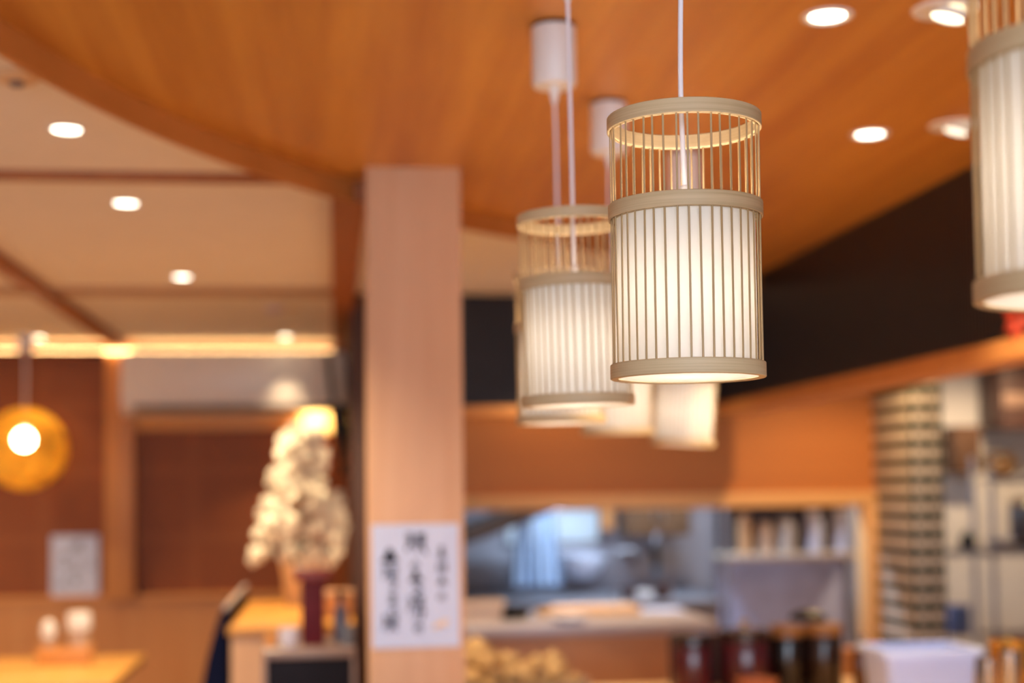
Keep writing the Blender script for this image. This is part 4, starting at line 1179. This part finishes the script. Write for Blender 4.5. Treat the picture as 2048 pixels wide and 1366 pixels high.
# ------------------------------------------------------------------ kitchen at the right: wire rack with pans
t = thing('wire_rack', 'chrome wire shelving rack against the beige kitchen wall, right of the tiled column', 'shelf', (4.35, 8.5, 0))
for x in (-0.32, 0.55):
    for y in (-0.13, 0.13):
        tube('post', [(x, y, 0.0), (x, y, 1.66)], 0.016, M_STEEL_DULL, t, 12)
for z in (0.55, 1.075, 1.52):
    bm = bmesh.new()
    x0 = -0.62 if z > 1.0 and z < 1.2 else -0.34
    for k in range(9):
        yy = -0.14 + 0.035 * k
        add_tube(bm, [(x0, yy, z), (0.58, yy, z)], 0.005, 6)
    for k in range(8):
        xx = x0 + (0.58 - x0) * k / 7
        add_tube(bm, [(xx, -0.15, z - 0.008), (xx, 0.15, z - 0.008)], 0.005, 6)
    add_box(bm, (x0, -0.157, z - 0.03), (0.58, -0.147, z + 0.012))
    obj('wire_shelf', bm, M_STEEL, t, 50)
t = thing('cardboard_box', 'brown box hung on the kitchen wall right beside the tiled column', 'box', (4.25, 9.29, 1.56))
box('body', (-0.09, -0.12, 0.0), (0.10, 0.095, 0.32), mat('brown_card', '#4a2c14', 0.8, var=0.05), t, 0.004)
box('flap', (-0.09, -0.123, 0.29), (0.10, -0.12, 0.318), mat('brown_card_flap', '#56351a', 0.8), t)
t = thing('blue_box', 'small blue box low on the kitchen wall, above the white tub’s corner', 'box', (3.80, 8.42, 0.5585))
box('body', (-0.068, -0.06, 0.0), (0.068, 0.06, 0.17), mat('blue_plastic', '#44557f', 0.5), t, 0.006)
box('lid', (-0.07, -0.062, 0.17), (0.07, 0.062, 0.185), mat('blue_lid', '#4a5c88', 0.5), t, 0.003)
M_BRASSY = mat('golden_steel', '#cfb183', 0.22, metal=1.0, var=0.04)
for i, (x, y, z, r_, h_, lb, m) in enumerate(((4.11, 8.42, 1.533, 0.13, 0.10, 'wide shiny metal bowl on the top wire shelf', M_BRASSY),
                                            (4.10, 8.42, 1.583, 0.10, 0.10, 'smaller shiny metal bowl nested on the wide one, top wire shelf', M_BRASSY),
                                            (4.12, 8.42, 1.089, 0.11, 0.055, 'low shiny steel pan on the middle wire shelf', M_STEEL))):
    t = thing('mixing_bowl', lb, 'bowl', (x, y, z), (0, 0, 0), 'metal bowls on the wire rack')
    lathe('bowl', [(0, 0.002), (r_ * 0.45, 0.0), (r_ * 0.8, h_ * 0.4), (r_, h_), (r_ * 1.05, h_), (r_ * 1.05, h_ - 0.005), (r_ * 0.99, h_ - 0.006)], m, t, 32)
t = thing('dark_pot', 'small dark pot at the end of the middle wire shelf', 'pot', (3.88, 8.40, 1.089))
lathe('body', [(0, 0), (0.045, 0), (0.05, 0.01), (0.048, 0.08), (0.03, 0.098), (0, 0.10)], M_BLACK, t, 28)
lathe('knob', [(0, 0.098), (0.010, 0.10), (0.012, 0.115), (0, 0.118)], M_BLACK, t, 16)
t = thing('steamer', 'dark container under the top wire shelf, behind the post', 'container', (4.30, 8.45, 1.089))
lathe('body', [(0, 0), (0.10, 0), (0.11, 0.02), (0.11, 0.25), (0.104, 0.26), (0, 0.262)], mat('dark_container', '#3b2d2b', 0.4, var=0.08), t, 36)
lathe('lid', [(0.106, 0.258), (0.115, 0.26), (0.115, 0.285), (0.05, 0.31), (0, 0.312)], M_BRASSY, t, 36)
t = thing('wall_cabinet', 'dark brown kitchen wall cabinet at the picture edge with pale band', 'cabinet', (4.62, 9.38, 1.85))
box('carcass', (-0.18, -0.35, 0.0), (0.55, 0.0, 0.55), mat('dark_cabinet', '#43291f', 0.5, var=0.06), t, 0.004)
box('pale_strip', (-0.18, -0.365, 0.15), (0.55, -0.35, 0.24), mat('tan_band', '#7a5c4a', 0.5), t, 0.003, label='pale strip across the cabinet')

# red folded-paper flower on the black wall
t = thing('paper_ornament', 'red folded-paper flower on the black wall below the nearest lantern', 'ornament', (1.893, 3.735, 1.965), (0, R(-90), 0))
M_RED = mat('red_paper', '#c8442a', 0.6, var=0.15, scale=(60, 60, 60))
for k in range(9):
    a = 2 * PI * k / 9
    bm = bmesh.new()
    ca, sa = math.cos(a), math.sin(a)
    def pt(r, s, z):
        return bm.verts.new((r * ca - s * sa, r * sa + s * ca, z))
    c0_, l_, r_, m_, tip = pt(0.006, 0, 0.002), pt(0.045, 0.022, 0.006), pt(0.045, -0.022, 0.006), pt(0.04, 0, 0.020), pt(0.085, 0, 0.010)
    b_ = pt(0.045, 0, 0.0)
    for f_ in ((c0_, l_, m_), (c0_, m_, r_), (l_, tip, m_), (m_, tip, r_), (c0_, b_, l_), (c0_, r_, b_), (l_, b_, tip), (b_, r_, tip)):
        bm.faces.new(f_)
    obj('petal', bm, M_RED, t)

# kitchen lamps: one over the hatch front (lights the panel and the tiles), the rest unseen and kept for their light
downlight('kitchen downlight behind the black wall, over the hatch', 2.60, 6.55, 2.46, 46, 0.05, 140, M_LAMP, 0.5, 'kitchen downlights', (1.0, 0.64, 0.30))
downlight('added hidden downlight brightening the steel worktop and the hatch wall', 1.15, 6.45, 2.46, 58, 0.05, 110, M_LAMP, 0.5, 'kitchen downlights', WARM)  # added behind the lanterns to brighten worktop and hatch wall
downlight('added hidden downlight grazing the hatch wall, behind the rear black wall', 1.12, 7.30, 2.46, 15, 0.05, 150, M_LAMP, 0.6, 'kitchen downlights', (1.0, 0.66, 0.34))  # extra lamp put into the gap to brighten the hatch wall
downlight('unseen downlight over the wire rack, placed to light the kitchen wall', 4.2, 8.3, 2.46, 100, 0.05, 168, M_LAMP, 0.5, 'kitchen downlights', WARM)  # out of view, placed to light the wall behind the rack
downlight('unseen downlight over the serving counter behind the black wall', 2.3, 4.6, 2.46, 34, 0.05, 110, M_LAMP, 0.5, 'kitchen downlights', WARM)  # out of view, kept as a light source for the counter
t = thing('added_kitchen_light', 'added cool kitchen ceiling light above the sink, hidden by the hatch wall', 'ceiling light', (1.9, 8.45, 2.46))  # added lamp, out of view, giving the kitchen its cool light
box('housing', (-0.62, -0.08, -0.06), (0.62, 0.08, 0.0), M_WHITE_PLASTIC, t, 0.006)
box('diffuser', (-0.60, -0.06, -0.085), (0.60, 0.06, -0.06), glow_mat('cool_fill_glow', (0.86, 0.92, 1.0), 4.0), t, 0.004)
light('kitchen_fill_beam', 'AREA', (0, 0, -0.09), 48.0, (0.56, 0.77, 1.0), (0, 0, 0), t, shape='RECTANGLE', size=1.2, size_y=0.12)
